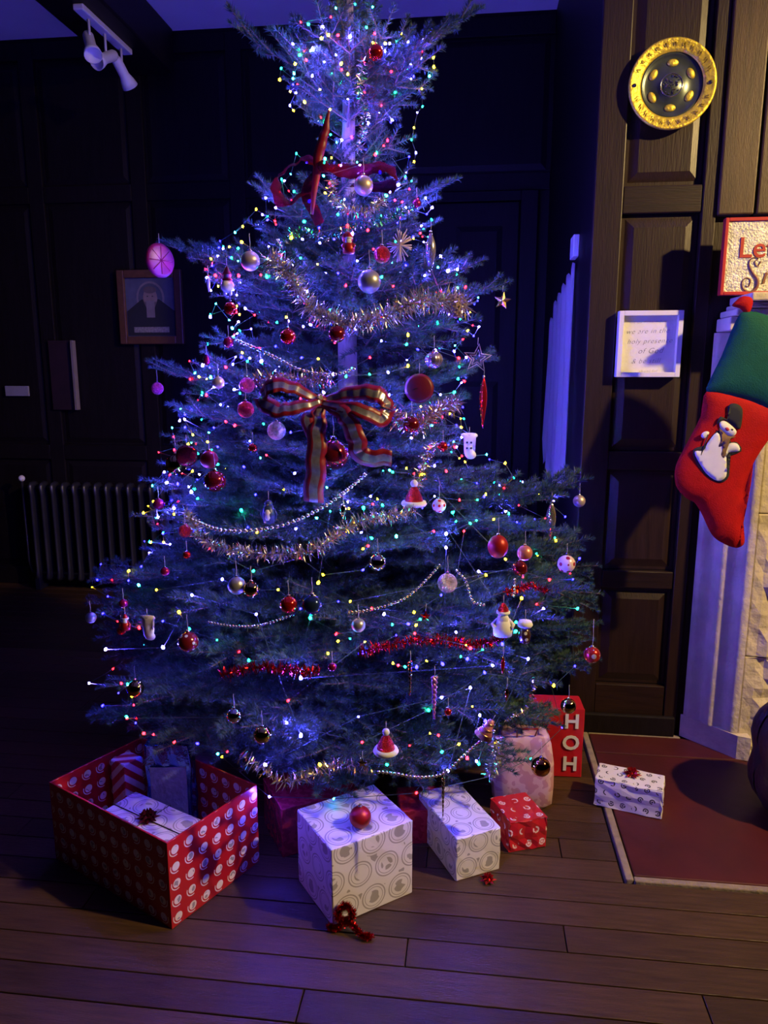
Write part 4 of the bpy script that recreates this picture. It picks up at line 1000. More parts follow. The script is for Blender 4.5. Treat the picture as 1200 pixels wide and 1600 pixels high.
def spindle(label, px0, py0, px1, py1, wpx, m, name='finial_ornament', k=1.1, twist=False):
    a, b = T(px0, py0, k), T((px0 + px1) / 2, (py0 + py1) / 2, k); 
    ln = size(math.hypot(px1 - px0, py1 - py0), a); w = size(wpx / 2, a); o = empty(name, a); tag(o, label, 'ornament')
    if twist:
        bm = bmesh.new()
        for s in (0, PI):
            tube_bm(bm, [(w * .5 * math.cos(t * 26 + s) * (1 - .6 * t), w * .5 * math.sin(t * 26 + s) * (1 - .6 * t), -ln * t) for t in np.linspace(0, 1, 60)], [w * .55 * (1 - .7 * t) for t in np.linspace(0, 1, 60)], 6)
        bmobj('twisted_icicle', bm, m, o, True)
    else:
        pr = [(0, 0)] + [(w * math.sin(PI * t ** .8) ** 1.3 + w * .12, -ln * t) for t in np.linspace(.02, .97, 16)] + [(0, -ln)]
        lathe('glass_drop', pr, m, o, 20)
    lathe('cap', [(0, .004), (w * .35, .003), (w * .35, -ln * .04), (0, -ln * .04)], SILVER, o, 8)
    tube('hook', [(0, 0, .002), (0.001, 0, .015), (0, 0, .03)], .0009, HOOK, o, 3); return o
PURS = mat('pearl_mauve', (.62, .55, .62), .15, .85, noise=.06)
spindle('long silver finial drop hanging on the upper right', 673, 362, 673, 428, 15, PURS)
spindle('long red glass icicle hanging at the right edge', 756, 588, 754, 668, 11, RED_SHINE)
spindle('gold and silver finial drop below the right branch tips', 862, 784, 861, 846, 14, mat('pearl_gold', (.75, .62, .42), .12, .9, noise=.06))
spindle('thin white icicle hanging beside the upper left lights', 325, 431, 325, 456, 5, mat('white_glass', (.8, .8, .85), .15, .2, noise=.03))
spindle('silver twisted icicle hanging low in the middle', 641, 1034, 641, 1090, 7, SILM, 'icicle_ornament', twist=True)
spindle('purple pink twisted icicle beside the silver one', 679, 1058, 678, 1128, 11, mat('pink_twist', (.6, .25, .55), .25, .5, noise=.1), 'icicle_ornament', twist=True)
spindle('slim silver icicle dangling over the white parcel', 693, 1216, 693, 1282, 6, SILM, 'icicle_ornament', twist=True)
spindle('slim red glass drop right of the hanging green tinsel', 786, 1026, 787, 1056, 6, RED_SHINE)
spindle('thin amber drop in the lower right branches', 792, 1075, 792, 1098, 5, COP)
spindle('small silver bell drop left of the long chain end', 536, 785, 536, 815, 9, SILM)

def star(label, px, py, rpx, m, name='star_ornament', wire=False, n=5, tilt=0.0):
    p = T(px, py, 1.1); r = size(rpx, p); o = empty(name, p); tag(o, label, 'ornament')
    pts = [((r if i % 2 == 0 else r * .42) * math.sin(PI * i / n + tilt), (r if i % 2 == 0 else r * .42) * math.cos(PI * i / n + tilt)) for i in range(2 * n)]
    if wire:
        tube('star_wire', [(x, 0, z) for x, z in pts], r * .05, m, o, 5, True); tube('star_wire', [(x * .6, .003, z * .6) for x, z in pts], r * .04, m, o, 5, True)
    else:
        V = [(0, -r * .2, 0), (0, r * .2, 0)] + [(x, 0, z) for x, z in pts]; N = 2 * n
        Fc = [(0, 2 + i, 2 + (i + 1) % N) for i in range(N)] + [(1, 2 + (i + 1) % N, 2 + i) for i in range(N)]
        link('star_body', rawmesh('star_body', V, Fc, m), o)
    tube('hook', [(0, 0, r * .95), (.001, 0, r + .02)], .0009, HOOK, o, 3); return o
star('small gold star dangling at the upper right tip', 785, 470, 14, GOLD, tilt=.15)
star('gold wire star outlined near the right edge', 746, 560, 22, mat('dull_gold_wire', (.5, .42, .25), .35, .8, noise=.1), wire=True, tilt=.1)
star('small yellow star on the bottom hem tinsel', 566, 1193, 9, GOLD)
star('small red star in the lower centre', 665, 963, 9, RED_SHINE)
# straw star
p = T(625, 383, 1.12); o = empty('straw_star', p); tag(o, 'pale straw bundle star hanging right of the upper trunk', 'ornament'); STRAW = mat('straw', (.55, .42, .40), .7, noise=.2)
R0 = size(27, p)
for k in range(26):
    a = rnd.choice((.35, .9, 1.35, 1.75, 2.3, 2.9)) + rnd.gauss(0, .10); l1, l2 = R0 * rnd.uniform(.6, 1.0), R0 * rnd.uniform(.65, 1.05); yy = rnd.uniform(-.006, .006)
    tube('straw', [(-l1 * math.cos(a) * .75, yy, -l1 * math.sin(a)), (0, yy * .3, 0), (l2 * math.cos(a + .1) * .75, -yy, l2 * math.sin(a + .1))], [.0016, .0012, .0016], STRAW, o, 4)
tube('hook', [(0, 0, R0 * .95), (0, 0, R0 * 1.3)], .0009, HOOK, o, 3)
# pine cone
p = T(712, 478, 1.1); o = empty('pine_cone', p); tag(o, 'brown pine cone hanging at the right end of the tinsel swag', 'ornament'); CONE = mat('cone_scale', (.26, .17, .11), .7, noise=.3, nscale=60); Rc = size(15, p)
lathe('core', [(0, -Rc * 1.3), (Rc * .5, -Rc), (Rc * .6, 0), (Rc * .3, Rc), (0, Rc * 1.2)], CONE, o, 12)
bm = bmesh.new()
for i in range(90):
    t = i / 89; z = Rc * (1.2 - 2.4 * t); rr = Rc * (.35 + .75 * math.sin(PI * min(1, t * .85 + .12))); a = i * 2.4
    bmesh.ops.create_icosphere(bm, subdivisions=1, radius=1, matrix=Matrix.Translation((rr * math.cos(a), rr * math.sin(a), z)) @ Matrix.Rotation(a, 4, 'Z') @ Matrix.Rotation(.5, 4, 'Y') @ Matrix.Diagonal((Rc * .2, Rc * .16, Rc * .06, 1)))
tag(bmobj('scales', bm, CONE, o), kind='stuff'); tube('hook', [(0, 0, Rc * 1.1), (0, 0, Rc * 2)], .0015, HOOK, o, 4)
# flat discs
def disc(label, px, py, rpx, m, yaw=0.0, ribs=0, m2=None):
    p = T(px, py, 1.1); r = size(rpx, p); o = empty('disc_ornament', p, (0, 0, yaw)); tag(o, label, 'ornament')
    bm = bmesh.new(); lathe_bm(bm, [(0, -r * .16), (r * .8, -r * .14), (r, 0), (r * .8, r * .14), (0, r * .16)], 32); bm.transform(Matrix.Rotation(PI / 2, 4, 'X')); bmobj('disc', bm, m, o, True)
    for k in range(ribs):
        a = k * 2 * PI / ribs; tube('rib', [(0, -r * .17, 0), (r * .8 * math.cos(a), -r * .15, r * .8 * math.sin(a))], r * .025, m2 or m, o, 4)
    tube('hook', [(0, 0, r * .95), (0, 0, r + .03)], .0009, HOOK, o, 3); return o, r
o, r = disc('magenta slice shaped disc on the tip of upper left branch', 250, 407, 26, mat('magenta_disc', (.20, .004, .06), .4, noise=.2, nscale=30), yaw=.98, ribs=8, m2=PINKM)
o, r = disc('large dark red disc with a silver leaf right of bow', 655, 607, 23, mat('darkred_disc', (.14, .004, .012), .45, noise=.1), yaw=-.1)
poly_slab('silver_leaf', [(-r * .5, -r * .15), (-r * .1, 0), (r * .35, r * .22), (0, r * .05), (-r * .3, -r * .02)], .001, SILVER, o, Matrix.Translation((0, -r * .175, 0)))
o, r = disc('maroon swirled disc behind the dark left bauble', 292, 712, 17, MAROON, yaw=.5)
# small boots / stockings
def boot(label, px, py, hpx, m, flip=1, trim=None, dots=0):
    p = T(px, py, 1.1); h = size(hpx, p); o = empty('boot_ornament', p); tag(o, label, 'ornament')
    out = [(-.22, .5), (-.24, .36), (-.17, .3), (-.2, 0), (-.18, -.3), (-.05, -.48), (.15, -.5), (.27, -.4), (.26, -.27), (.16, -.15), (.15, 0), (.16, .3), (.24, .36), (.22, .5)]
    pillow('boot_body', smooth2([(x * h * flip, z * h) for x, z in out], 3), h * .13, m, o)
    pillow('boot_cuff', smooth2([(x * h, z * h) for x, z in ((-.25, .5), (-.27, .34), (.27, .34), (.25, .5))], 3), h * .15, trim or m, o)
    for k in range(dots): lathe('spot', ball_prof(h * .045, 6), BF, o, 8, off=((-.08 + .16 * (k % 2)) * h, -h * .13, (.15 - .22 * (k // 2)) * h))
    tube('hook', [(0, 0, h * .5), (0, 0, h * .5 + .02)], .0009, HOOK, o, 3)
boot('white ceramic boot with dark spots at the right edge', 733, 697, 40, mat('white_ceramic', (.78, .76, .80), .3, noise=.04), 1, None, 4)
boot('lilac white boot ornament at the lower left', 231, 981, 40, mat('lilac_ceramic', (.62, .55, .70), .4, noise=.05))
# santa hats
def hat(label, px, py, hpx, body=GLR):
    p = T(px, py, 1.1); h = size(hpx, p); o = empty('santa_hat_ornament', p); tag(o, label, 'ornament')
    lathe('hat_cone', [(h * .33, -h * .3), (h * .27, -h * .05), (h * .14, h * .2), (h * .08, h * .28), (0, h * .3)], body, o, 20)
    lathe('brim', [(h * .30, -h * .36), (h * .40, -h * .38), (h * .44, -h * .31), (h * .40, -h * .22), (h * .30, -h * .21)], WF, o, 24); lathe('pompom', ball_prof(h * .13, 8, h * .38), WF, o, 14)
    tube('hook', [(0, 0, h * .5), (0, 0, h * .5 + .02)], .0009, HOOK, o, 3)
hat('small santa hat with white brim under the bow right tail', 647, 773, 46)
hat('small santa hat hanging low over the white parcel', 603, 1160, 46)
# candle lantern ornament, white cap over spotted body
p = T(820, 988, 1.1); h = size(40, p); o = empty('mushroom_ornament', p); tag(o, 'white capped ornament with dark spotted body at lower right', 'ornament')
lathe('cap', [(0, h * .52), (h * .25, h * .46), (h * .30, h * .32), (h * .26, h * .24), (0, h * .22)], WF, o, 20)
lathe('spotted_body', [(0, h * .24), (h * .16, h * .22), (h * .24, -h * .1), (h * .20, -h * .4), (0, -h * .5)], dots_mat('spot_body', (.06, .02, .02), (.8, .78, .7), 60), o, 20)
tube('hook', [(0, 0, h * .5), (0, 0, h * .5 + .03)], .0009, HOOK, o, 3)
# small figures
def figure(name, label, px, py, hpx, bodym, headm, hatm, kind):
    p = T(px, py, 1.1); h = size(hpx, p); o = empty(name, p); tag(o, label, 'ornament')
    if kind == 'snowman':
        lathe('body', ball_prof(h * .24, 10, -h * .22), bodym, o, 16); lathe('head', ball_prof(h * .15, 10, h * .12), headm, o, 16)
        lathe('hat', [(0, h * .5), (h * .05, h * .42), (h * .16, h * .2), (h * .18, h * .17)], hatm, o, 14)
        tube('scarf', [(h * .15 * math.cos(t), h * .15 * math.sin(t), 0) for t in np.linspace(0, 2 * PI, 14, endpoint=False)], h * .04, hatm, o, 6, True)
        for s in (-1, 1): lathe('leg', [(0, -h * .34), (h * .07, -h * .36), (h * .06, -h * .52), (0, -h * .55)], bodym, o, 8, off=(s * h * .1, 0, 0))
    elif kind == 'santa':
        lathe('body', [(0, -h * .5), (h * .26, -h * .45), (h * .28, -h * .2), (h * .14, h * .1), (0, h * .12)], bodym, o, 16); lathe('head', ball_prof(h * .14, 10, h * .17), mat('peach', (.6, .38, .3), .5, noise=.05), o, 16)
        lathe('hat', [(h * .16, h * .2), (h * .14, h * .32), (h * .05, h * .46), (0, h * .5)], hatm, o, 16)
        bm = bmesh.new(); lathe_bm(bm, ball_prof(1, 8), 12); bm.transform(Matrix.Translation((0, -h * .11, h * .04)) @ Matrix.Diagonal((h * .15, h * .08, h * .17, 1))); bmobj('beard', bm, headm, o, True)
        lathe('hat_trim', [(h * .14, h * .17), (h * .19, h * .19), (h * .19, h * .24), (h * .14, h * .26)], headm, o, 16)
        for s in (-1, 1): tube('arm', [(s * h * .14, 0, 0), (s * h * .28, -h * .08, -h * .12), (s * h * .22, -h * .16, -h * .2)], h * .06, bodym, o, 8)
    else:  # bird-like upright figure
        lathe('body', [(0, -h * .5), (h * .2, -h * .42), (h * .25, -h * .1), (h * .17, h * .2), (0, h * .25)], bodym, o, 16); lathe('head', ball_prof(h * .15, 10, h * .28), headm, o, 14)
        bm = bmesh.new(); lathe_bm(bm, ball_prof(1, 8), 12); bm.transform(Matrix.Translation((0, -h * .13, -h * .12)) @ Matrix.Diagonal((h * .15, h * .13, h * .26, 1))); bmobj('belly', bm, hatm, o, True)
        for s in (-1, 1): tube('wing', [(s * h * .2, 0, h * .1), (s * h * .28, 0, -h * .1), (s * h * .24, 0, -h * .3)], [h * .03, h * .05, h * .02], bodym, o, 6)
        bm = bmesh.new(); lathe_bm(bm, [(h * .05, 0), (0, h * .12)], 8); bm.transform(Matrix.Translation((0, -h * .12, h * .27)) @ Matrix.Rotation(PI / 2, 4, 'X')); bmobj('beak', bm, GOLD, o)
    tube('hook', [(0, 0, h * .45), (0, 0, h * .5 + .02)], .0009, HOOK, o, 3)
CERW = mat('white_ceramic', (.78, .76, .80))
figure('snowman_ornament', 'small white snowman with red hat on upper left branch', 355, 437, 44, CERW, CERW, RED_MATTE, 'snowman')
figure('santa_ornament', 'white bearded santa in red cap at the lower right', 786, 968, 56, WF, WF, GLR, 'santa')
figure('santa_ornament', 'tiny red santa figure hanging below the top tinsel', 545, 380, 34, RED_MATTE, WF, RED_MATTE, 'santa')
figure('penguin_ornament', 'small blue black penguin above the long bead chain', 420, 799, 42, mat('penguin_blue', (.02, .04, .12), .4, noise=.1), mat('penguin_blue', (.02, .04, .12)), CERW, 'bird')
figure('santa_ornament', 'small red figure left beside the white stocking boot', 196, 972, 28, RED_MATTE, WF, RED_MATTE, 'santa')
# fan shaped bell
p = T(762, 1138, 1.1); h = size(36, p); o = empty('bell_ornament', p, (0.0, .45, 0)); tag(o, 'pink woven bell with gold grid at the lower right hem', 'ornament')
lathe('bell_body', [(0, h * .45), (h * .12, h * .4), (h * .22, 0), (h * .42, -h * .42), (h * .38, -h * .42), (0, h * .1)], mat('pink_weave', (.55, .2, .3), .4, .3, noise=.3, nscale=60), o, 20)
for q in (.28, .02, -.22): tube('band', [((h * (.33 - .34 * (q + .22)) + .001) * math.cos(t), (h * (.33 - .34 * (q + .22)) + .001) * math.sin(t), h * q) for t in np.linspace(0, 2 * PI, 18, endpoint=False)], h * .018, GOLD, o, 4, True)
tube('hook', [(0, 0, h * .45), (0, 0, h * .7)], .0009, HOOK, o, 3)

# ------------------------------------------------------------------ ribbons
def ribbon(name, pts, w, parent, wdir=(0, 0, 1), stripe=True, tw=0.0, widths=None, m1=RIBBON_RED, m2=RIBBON_SILVER):
    path = catmull(pts, 8); V = []; Fc = []; mi = []; n = len(path); cuts = (-1, -.42, .42, 1) if stripe else (-1, 0, 1); c = len(cuts)
    for i, p_ in enumerate(path):
        t = i / (n - 1); ww = w * (np.interp(t, np.linspace(0, 1, len(widths)), widths) if widths else 1)
        d = (path[min(i + 1, n - 1)] - path[max(i - 1, 0)]).normalized(); wd = Vector(wdir); wd = (wd - d * wd.dot(d)); wd = wd.normalized() if wd.length > 1e-3 else Vector((1, 0, 0))
        wd = Quaternion(d, tw * math.sin(t * 7)) @ wd; nn = d.cross(wd); p_ = p_ + nn * ww * .10 * math.sin(i * 1.7 + len(name)) + wd * ww * .08 * math.sin(i * 1.1)
        for s in cuts: V.append(p_ + wd * ww * s + nn * .12 * ww * (1 - s * s))
    for i in range(n - 1):
        for j in range(c - 1): a = i * c + j; Fc.append((a, a + 1, a + c + 1, a + c)); mi.append(1 if (stripe and j == 1) else 0)
    me = rawmesh(name, V, Fc, [m1, m2], mi, True); b2 = bmesh.new(); b2.from_mesh(me); bmesh.ops.solidify(b2, geom=b2.faces, thickness=.0006); b2.to_mesh(me); b2.free()
    return link(name, me, parent)
bc = T(502, 628, 1.14); BY = bc.y
bow = empty('ribbon_bow', bc); tag(bow, 'large red ribbon bow with silver centre stripe in mid tree', 'bow')
def bp_(px, py, dy=0.0): return onY(px, py, BY + dy) - bc
rw = size(13.5, bc)
ribbon('loop', [bp_(502, 628), bp_(460, 606, -.02), bp_(425, 602, -.03), bp_(408, 622, -.01), bp_(430, 640, -.05), bp_(465, 636, -.05), bp_(502, 628, -.02)], rw, bow, (0, .35, 1), tw=.2, widths=[.4, .8, 1, 1, 1, .8, .4])
ribbon('loop', [bp_(502, 628), bp_(545, 615, -.02), bp_(585, 615, -.03), bp_(604, 630, -.01), bp_(598, 655, -.03), bp_(560, 640, -.06), bp_(502, 630, -.02)], rw, bow, (0, .35, 1), tw=.2, widths=[.4, .8, 1, 1, .9, .8, .4])
ribbon('tail', [bp_(500, 632), bp_(496, 665, -.03), bp_(494, 720, -.045), bp_(489, 784, -.04)], size(16, bc), bow, (1, .1, 0), widths=[.5, .9, 1, 1])
ribbon('tail', [bp_(506, 632), bp_(535, 645, -.05), bp_(555, 680, -.05), bp_(566, 712, -.04), bp_(612, 716, -.03)], size(15, bc), bow, (.8, -.1, .6), widths=[.4, .9, 1, 1, .9])
ribbon('loop', [bp_(500, 632), bp_(480, 650, -.03), bp_(490, 680, -.02), bp_(502, 640, -.01)], size(10, bc), bow, (.8, .1, .4), widths=[.6, 1, 1, .5])
lathe('knot', ball_prof(size(11, bc), 10), RIBBON_RED, bow, 16)
bell = lathe('gold_knot_trim', ball_prof(size(5, bc), 8), GLG, bow, 12, off=(0, -size(10, bc), size(8, bc)))
# maroon net bow near the top with a long pointed tail
mc = T(505, 260, 1.1); MYY = mc.y
mb = empty('net_bow', mc); tag(mb, 'maroon net bow with pointed tails behind the upper left branches', 'bow')
NET = mat('maroon_net', (.075, .001, .008), .95, noise=.3, nscale=80, spec=.03)
NET.node_tree.nodes['Principled BSDF'].inputs['Alpha'].default_value = .85
def mp_(px, py, dy=0.0): return onY(px, py, MYY + dy) - mc
poly3 = lambda nm, pts, m=NET: poly_slab(nm, [(mp_(*q).x, mp_(*q).z) for q in pts], .0012, m, mb)
ribbon('tail', [mp_(514, 172), mp_(508, 205), mp_(498, 245), mp_(487, 335)], size(8, mc), mb, (1, .2, 0), False, widths=[.15, .8, 1.0, .3], m1=RIBBON_RED)
ribbon('loop', [mp_(500, 255, .02), mp_(470, 250, -.01), mp_(432, 280, .0), mp_(445, 318, .01), mp_(490, 290, .02)], size(22, mc), mb, (.3, .9, .8), False, .3, [.4, .9, 1, 1, .5], NET)
ribbon('loop', [mp_(505, 262, .02), mp_(548, 268, .06), mp_(605, 264, .03), mp_(614, 290, .04), mp_(548, 288, .06)], size(17, mc), mb, (.2, .9, .8), False, .3, [.4, .9, 1, 1, .5], NET)
ribbon('tail', [mp_(500, 262, .02), mp_(480, 300, .01), mp_(500, 350, .02)], size(10, mc), mb, (1, .2, 0), False, widths=[.4, 1, .8], m1=NET)
lathe('knot', ball_prof(size(9, mc), 8), NET, mb, 12)

# ------------------------------------------------------------------ parcels
def uvbox(name, w, d, h, m, parent=None, bevel=.004, crumple=.0, seed=1, open_top=False):
    """box from (0,0,0) to (w,d,h) with metre UVs on every face"""
    bm = bmesh.new(); box_bm(bm, (0, 0, 0), (w, d, h), bevel)
    if crumple:
        rr = random.Random(seed); bmesh.ops.subdivide_edges(bm, edges=[e for e in bm.edges if e.calc_length() > .05], cuts=4, use_grid_fill=True)
        for v in bm.verts: 
            if v.co.z > .002: v.co += Vector((rr.uniform(-1, 1), rr.uniform(-1, 1), rr.uniform(-1, 0))) * crumple
    uv = bm.loops.layers.uv.new('UVMap'); bm.normal_update()
    for f in bm.faces:
        n = f.normal; ax = max(range(3), key=lambda i: abs(n[i]))
        for l in f.loops:
            c = l.vert.co; l[uv].uv = (c.y, c.z) if ax == 0 else ((c.x, c.z) if ax == 1 else (c.x, c.y))
    return bmobj(name, bm, m, parent)
def gift(name, label, F, ang, w, d, h, m, z=0, cat='gift', crumple=.0012, seed=1, extra=None, tilt=None):
    """F: front-left floor corner, ang: heading of the width side"""
    o = empty(name, (F[0], F[1], z), (0, 0, ang)); tag(o, label, cat, None); uvbox('wrapped_box', w, d, h, m, o, crumple=crumple, seed=seed)
    sm = mat('clear_tape', (.6, .6, .6), .15, noise=.05)
    if extra: extra(o, w, d, h)
    return o
def starbow(parent, c, r, m, n=7, seed=0):
    bm = bmesh.new()
    for lay in range(3):
        for k in range(n):
            a = 2 * PI * k / n + lay * .45; L = r * (1 - .25 * lay); z0 = r * .18 * lay; h = r * (.30 + .1 * lay); hw = .42
            P = [(0, 0, z0 + .001), (math.cos(a - hw) * L * .55, math.sin(a - hw) * L * .55, z0 + h * .5), (math.cos(a) * L, math.sin(a) * L, z0 + h * .55), (math.cos(a + hw) * L * .55, math.sin(a + hw) * L * .55, z0 + h * .5), (math.cos(a) * L * .5, math.sin(a) * L * .5, z0 + h)]
            v = [bm.verts.new(Vector(q) + Vector(c)) for q in P]
            for f in ((0, 1, 4), (1, 2, 4), (2, 3, 4), (3, 0, 4), (0, 3, 2, 1)): bm.faces.new([v[q] for q in f])
    bmesh.ops.recalc_face_normals(bm, faces=bm.faces)
    return bmobj('bow', bm, m, parent)
WR = print_mat('white_badge_paper', (.72, .70, .66), (.36, .34, .30), .087)
WR2 = print_mat('white_badge_paper_small', (.72, .70, .68), (.34, .33, .33), .075)
RP = print_mat('red_disc_paper', (.42, .010, .012), (.70, .62, .48), .051, 'discs', .3, ink2=(.30, .26, .22), stagger=0.0)
RP2 = print_mat('red_small_print', (.48, .010, .02), (.70, .55, .55), .045, 'curls', .3)
WB = print_mat('white_curl_paper', (.74, .72, .72), (.05, .05, .06), .038, 'curls', .4)
PK = print_mat('pink_paper', (.60, .38, .42), (.48, .24, .30), .08, 'noise', .45)
REDBOW = mat('red_foil', (.45, .012, .015), .22, .7, noise=.15)
def dirn(a): return Vector((math.cos(a), math.sin(a), 0))
# white badge parcel in front; its front-left corner is (-.35,1.748)
angC = math.atan2(1.917 - 1.748, -0.153 + 0.35) * .97 - .02
gC = gift('wrapped_gift', 'large white parcel with round grey badges in front of tree', (-0.35, 1.750), angC, .262, .222, .236, WR, seed=3)
angD = math.atan2(.076, .131)
gD = gift('wrapped_gift', 'smaller white badge parcel with a blue lit top right of the large one', (-0.02, 1.975), angD - .02, .152, .265, .142, WR2, seed=4)
gE = gift('wrapped_gift', 'small shiny red patterned parcel beside the smaller white one', (0.145, 2.130), math.atan2(.046, .115), .128, .15, .105, RP2, seed=5, crumple=.004)
gH = gift('wrapped_gift', 'white parcel with black curls and red bow on the hearth', (0.452, 2.425), math.atan2(-.062, .209), .222, .115, .104, WB, z=.005, seed=6, crumple=.003, extra=lambda o, w, d, h: starbow(o, (w * .52, d * .6, h), .034, REDBOW, 6))
gB = gift('wrapped_gift', 'dark red parcel behind the left of the large white one', (-.56, 2.02), angC - .1, .26, .2, .17, print_mat('maroon_paper', (.22, .01, .02), (.30, .02, .03), .05, 'noise', .25), seed=7)
gI = gift('wrapped_gift', 'low dark red parcel between the two white parcels', (-.20, 2.13), .2, .16, .14, .12, MATS['maroon_paper'], seed=8)
# pink bag shaped parcel
g = empty('gift_bag', (.20, 2.42, 0), (0, 0, .12)); tag(g, 'crumpled pink gift bag under the right side of the tree', 'gift bag')
bm = bmesh.new(); rng = random.Random(4); lev = []
for j, (z, s) in enumerate(((0, .8), (.02, 1), (.1, 1.04), (.18, 1.0), (.24, .92), (.27, .8), (.275, .72))):
    ring = []
    for i in range(28):
        a = 2 * PI * i / 28; c, s_ = math.cos(a), math.sin(a); k = 1 / max(abs(c), abs(s_)) ** .8
        ring.append(bm.verts.new((c * k * .10 * s + rng.uniform(-1, 1) * .004, s_ * k * .06 * s + rng.uniform(-1, 1) * .004, z + rng.uniform(-1, 1) * (.006 if j > 1 else 0))))
    lev.append(ring)
for A, B in zip(lev, lev[1:]):
    for i in range(28): bm.faces.new((A[i], A[(i + 1) % 28], B[(i + 1) % 28], B[i]))
bm.faces.new(lev[0][::-1]); bm.faces.new(lev[-1]); uvl = bm.loops.layers.uv.new('UVMap')
for f in bm.faces:
    for l in f.loops: l[uvl].uv = (l.vert.co.x + l.vert.co.y, l.vert.co.z)
bmobj('bag_body', bm, PK, g, True)
tube('bag_handle', [(-.03, -.04, .27), (-.035, -.06, .31), (.035, -.06, .31), (.03, -.04, .27)], .003, RIBBON_RED, g)
# red HO HO parcel
def hoho(o, w, d, h):
    for ch, z in (('H', .185), ('O', .10), ('H', .015)):
        letters('letter', ch, .078, WHITE, o, basis((w * .76, -.004, z + .016), (1, 0, 0), (0, 0, 1)), .0008, bold=.002)
gG = gift('wrapped_gift', 'red parcel with white HO letters behind the pink bag', (.245, 2.60), .05, .19, .12, .275, mat('hoho_red', (.5, .012, .02), .3, noise=.15, nscale=20), seed=9, extra=hoho)

# the big open red box
th_ = .006; ub = Vector((.50, .866, 0)); angB = math.atan2(.866, .50); vb = Vector((-.866, .5, 0))
FB = Vector((-.785, 1.690, 0)); BWd, BLn, BH = .345, .47, .262
angB = math.radians(63); ub = Vector((math.cos(angB), math.sin(angB), 0)); vb = Vector((-ub.y, ub.x, 0)); BLn = .54
big = empty('open_gift_box', FB, (0, 0, angB)); tag(big, 'big open box in red paper with pale discs holding parcels', 'box')
# local frame: x along ub (right side), y along vb (left/back)
for nm, off, w, d in (('wall', (0, 0, 0), BWd, th_), ('wall', (0, BLn - th_, 0), BWd, th_), ('wall', (0, th_, 0), th_, BLn - 2 * th_), ('wall', (BWd - th_, th_, 0), th_, BLn - 2 * th_)):
    o = uvbox('side_wall', w, d, BH, RP, big, bevel=.0015); o.location = off
o = uvbox('base', BWd - 2 * th_, BLn - 2 * th_, .006, RP, big, bevel=.001); o.location = (th_, th_, 0)
def inbox(x, y, z=.007): return FB + ub * x + vb * y + Vector((0, 0, z))
def strings(o, w, d, h):
    tube('string', [(w * .5, -.002, 0.002), (w * .5, -.002, h + .001), (w * .5, d + .002, h + .001), (w * .5, d + .002, 0.002)], .002, BLACK, o, 4, smooth=False)
    tube('string', [(-.002, d * .5, 0.002), (-.002, d * .5, h + .002), (w + .002, d * .5, h + .002), (w + .002, d * .5, 0.002)], .002, BLACK, o, 4, smooth=False)
    starbow(o, (w * .5, d * .5, h + .002), .038, mat('dark_foil', (.12, .008, .01), .25, .6, noise=.1), 8)
p1_ = inbox(.03, .06, .007)
gW = gift('wrapped_gift', 'white badge parcel with black string and dark bow inside the red box', (p1_.x, p1_.y), angB + .04, .17, .31, .185, WR, z=.007, seed=11, extra=strings)
HOLO = mat('blue_foil', (.10, .16, .5), .12, .95, noise=.5, nscale=14, bump=.6, bscale=14)
def greyfront(o, w, d, h):
    box('grey_label', (w * .1, -.006, h * .12), (w * .9, -.003, h * .78), mat('grey_felt', (.20, .23, .24), .9, noise=.2, nscale=60, bump=.5), o, .001)
p2_ = inbox(.207, .345, .007)
gF = gift('wrapped_gift', 'tall shiny blue foil parcel with grey front inside the red box', (p2_.x + .0, p2_.y), angB - .95, .142, .06, .345, HOLO, z=.007, seed=12, crumple=.005, extra=greyfront)
CANDY = print_mat('candy_stripe_paper', (.62, .55, .55), (.42, .012, .02), .05, 'stripes', .35, stagger=0)
p3_ = inbox(.19, .43, .007)
gS = gift('wrapped_gift', 'red and white candy striped parcel at the back of the red box', (p3_.x, p3_.y), angB, .07, .07, .255, CANDY, z=.007, seed=13)
lathe('x', [(0, 0), (.001, 0), (0, .001)], WHITE)  # placeholder removed below
bpy.data.objects.remove(bpy.data.objects['x'])

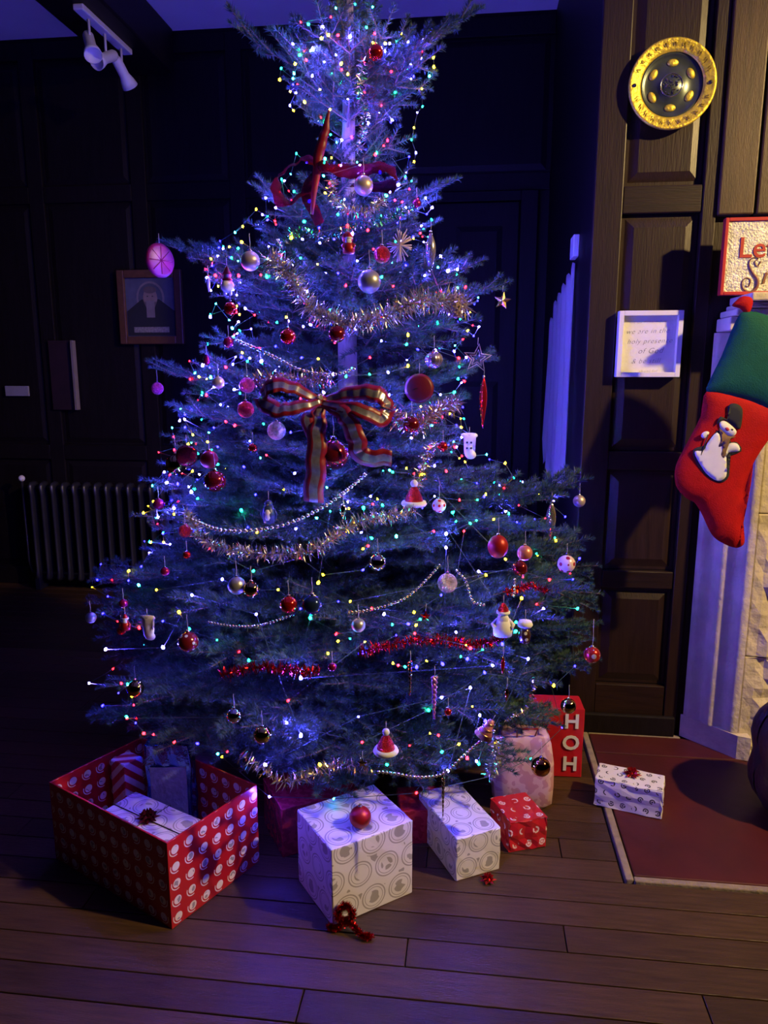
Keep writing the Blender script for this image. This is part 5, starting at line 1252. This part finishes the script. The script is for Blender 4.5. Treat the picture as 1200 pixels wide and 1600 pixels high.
# red bauble on the parcel top
q = onZ(563, 1292, .237); r = size(17, q)
o = empty('bauble', (q.x, q.y, .2375 + r)); tag(o, 'red satin bauble lying on top of the large white parcel', 'ornament'); lathe('ball', ball_prof(r, 14), RED_MATTE, o, 28)
lathe('cap', [(0, r * .96), (r * .2, r * .96), (r * .21, r * 1.14), (r * .14, r * 1.2), (0, r * 1.2)], SILVER, o, 10)
tube('hook', [(r * .1 * math.cos(t), 0, r * 1.28 + r * .1 * math.sin(t)) for t in np.linspace(0, 2 * PI, 12, endpoint=False)], .0008, GOLD, o, 4, True)
# red tinsel bow on the floor by the parcel corner
q = onZ(540, 1452, .0); o = empty('tinsel_bow', (q.x, q.y, 0)); tag(o, 'red glitter tinsel bow lying on the floor before the large parcel', 'bow')
def fuzz(name, path, r, parent, m, n=900, seed=1):
    R = np.random.RandomState(seed); path = catmull(path, 6); tris = []; per = max(1, n // (len(path) - 1))
    for a, b in zip(path, path[1:]):
        A, B = np.array(a), np.array(b); t = R.rand(per, 1); base = A + (B - A) * t; dr = R.normal(0, 1, (per, 3)); dr /= np.linalg.norm(dr, axis=1)[:, None]
        wd = np.cross(dr, R.normal(0, 1, (per, 3))); wd /= np.linalg.norm(wd, axis=1)[:, None]; tp = base + dr * r; tp[:, 2] = np.maximum(tp[:, 2], .0008)
        tris.append(np.stack([base - wd * .002, base + wd * .002, tp], 1))
    return link(name, trimesh(name, np.concatenate(tris), m), parent)
V3 = Vector
fuzz('loop', [V3((0, 0, .02)), V3((-.02, -.01, .05)), V3((0, 0, .075)), V3((.02, 0, .05)), V3((0, 0, .02))], .015, o, TR, 1700, 1)
fuzz('tail', [V3((0, 0, .03)), V3((-.02, -.01, .012)), V3((-.045, -.01, .012))], .013, o, TR, 1000, 2)
fuzz('tail', [V3((0, 0, .03)), V3((.025, -.01, .02)), V3((.05, -.03, .012)), V3((.075, -.03, .010))], .013, o, TR, 1300, 3)
q = onZ(762, 1374, .0); o = empty('tinsel_bow', (q.x, q.y - .008, 0)); tag(o, 'small dark red foil bow on the floor by the smaller white parcel', 'bow')
starbow(o, (0, 0, .003), .028, REDBOW, 7)
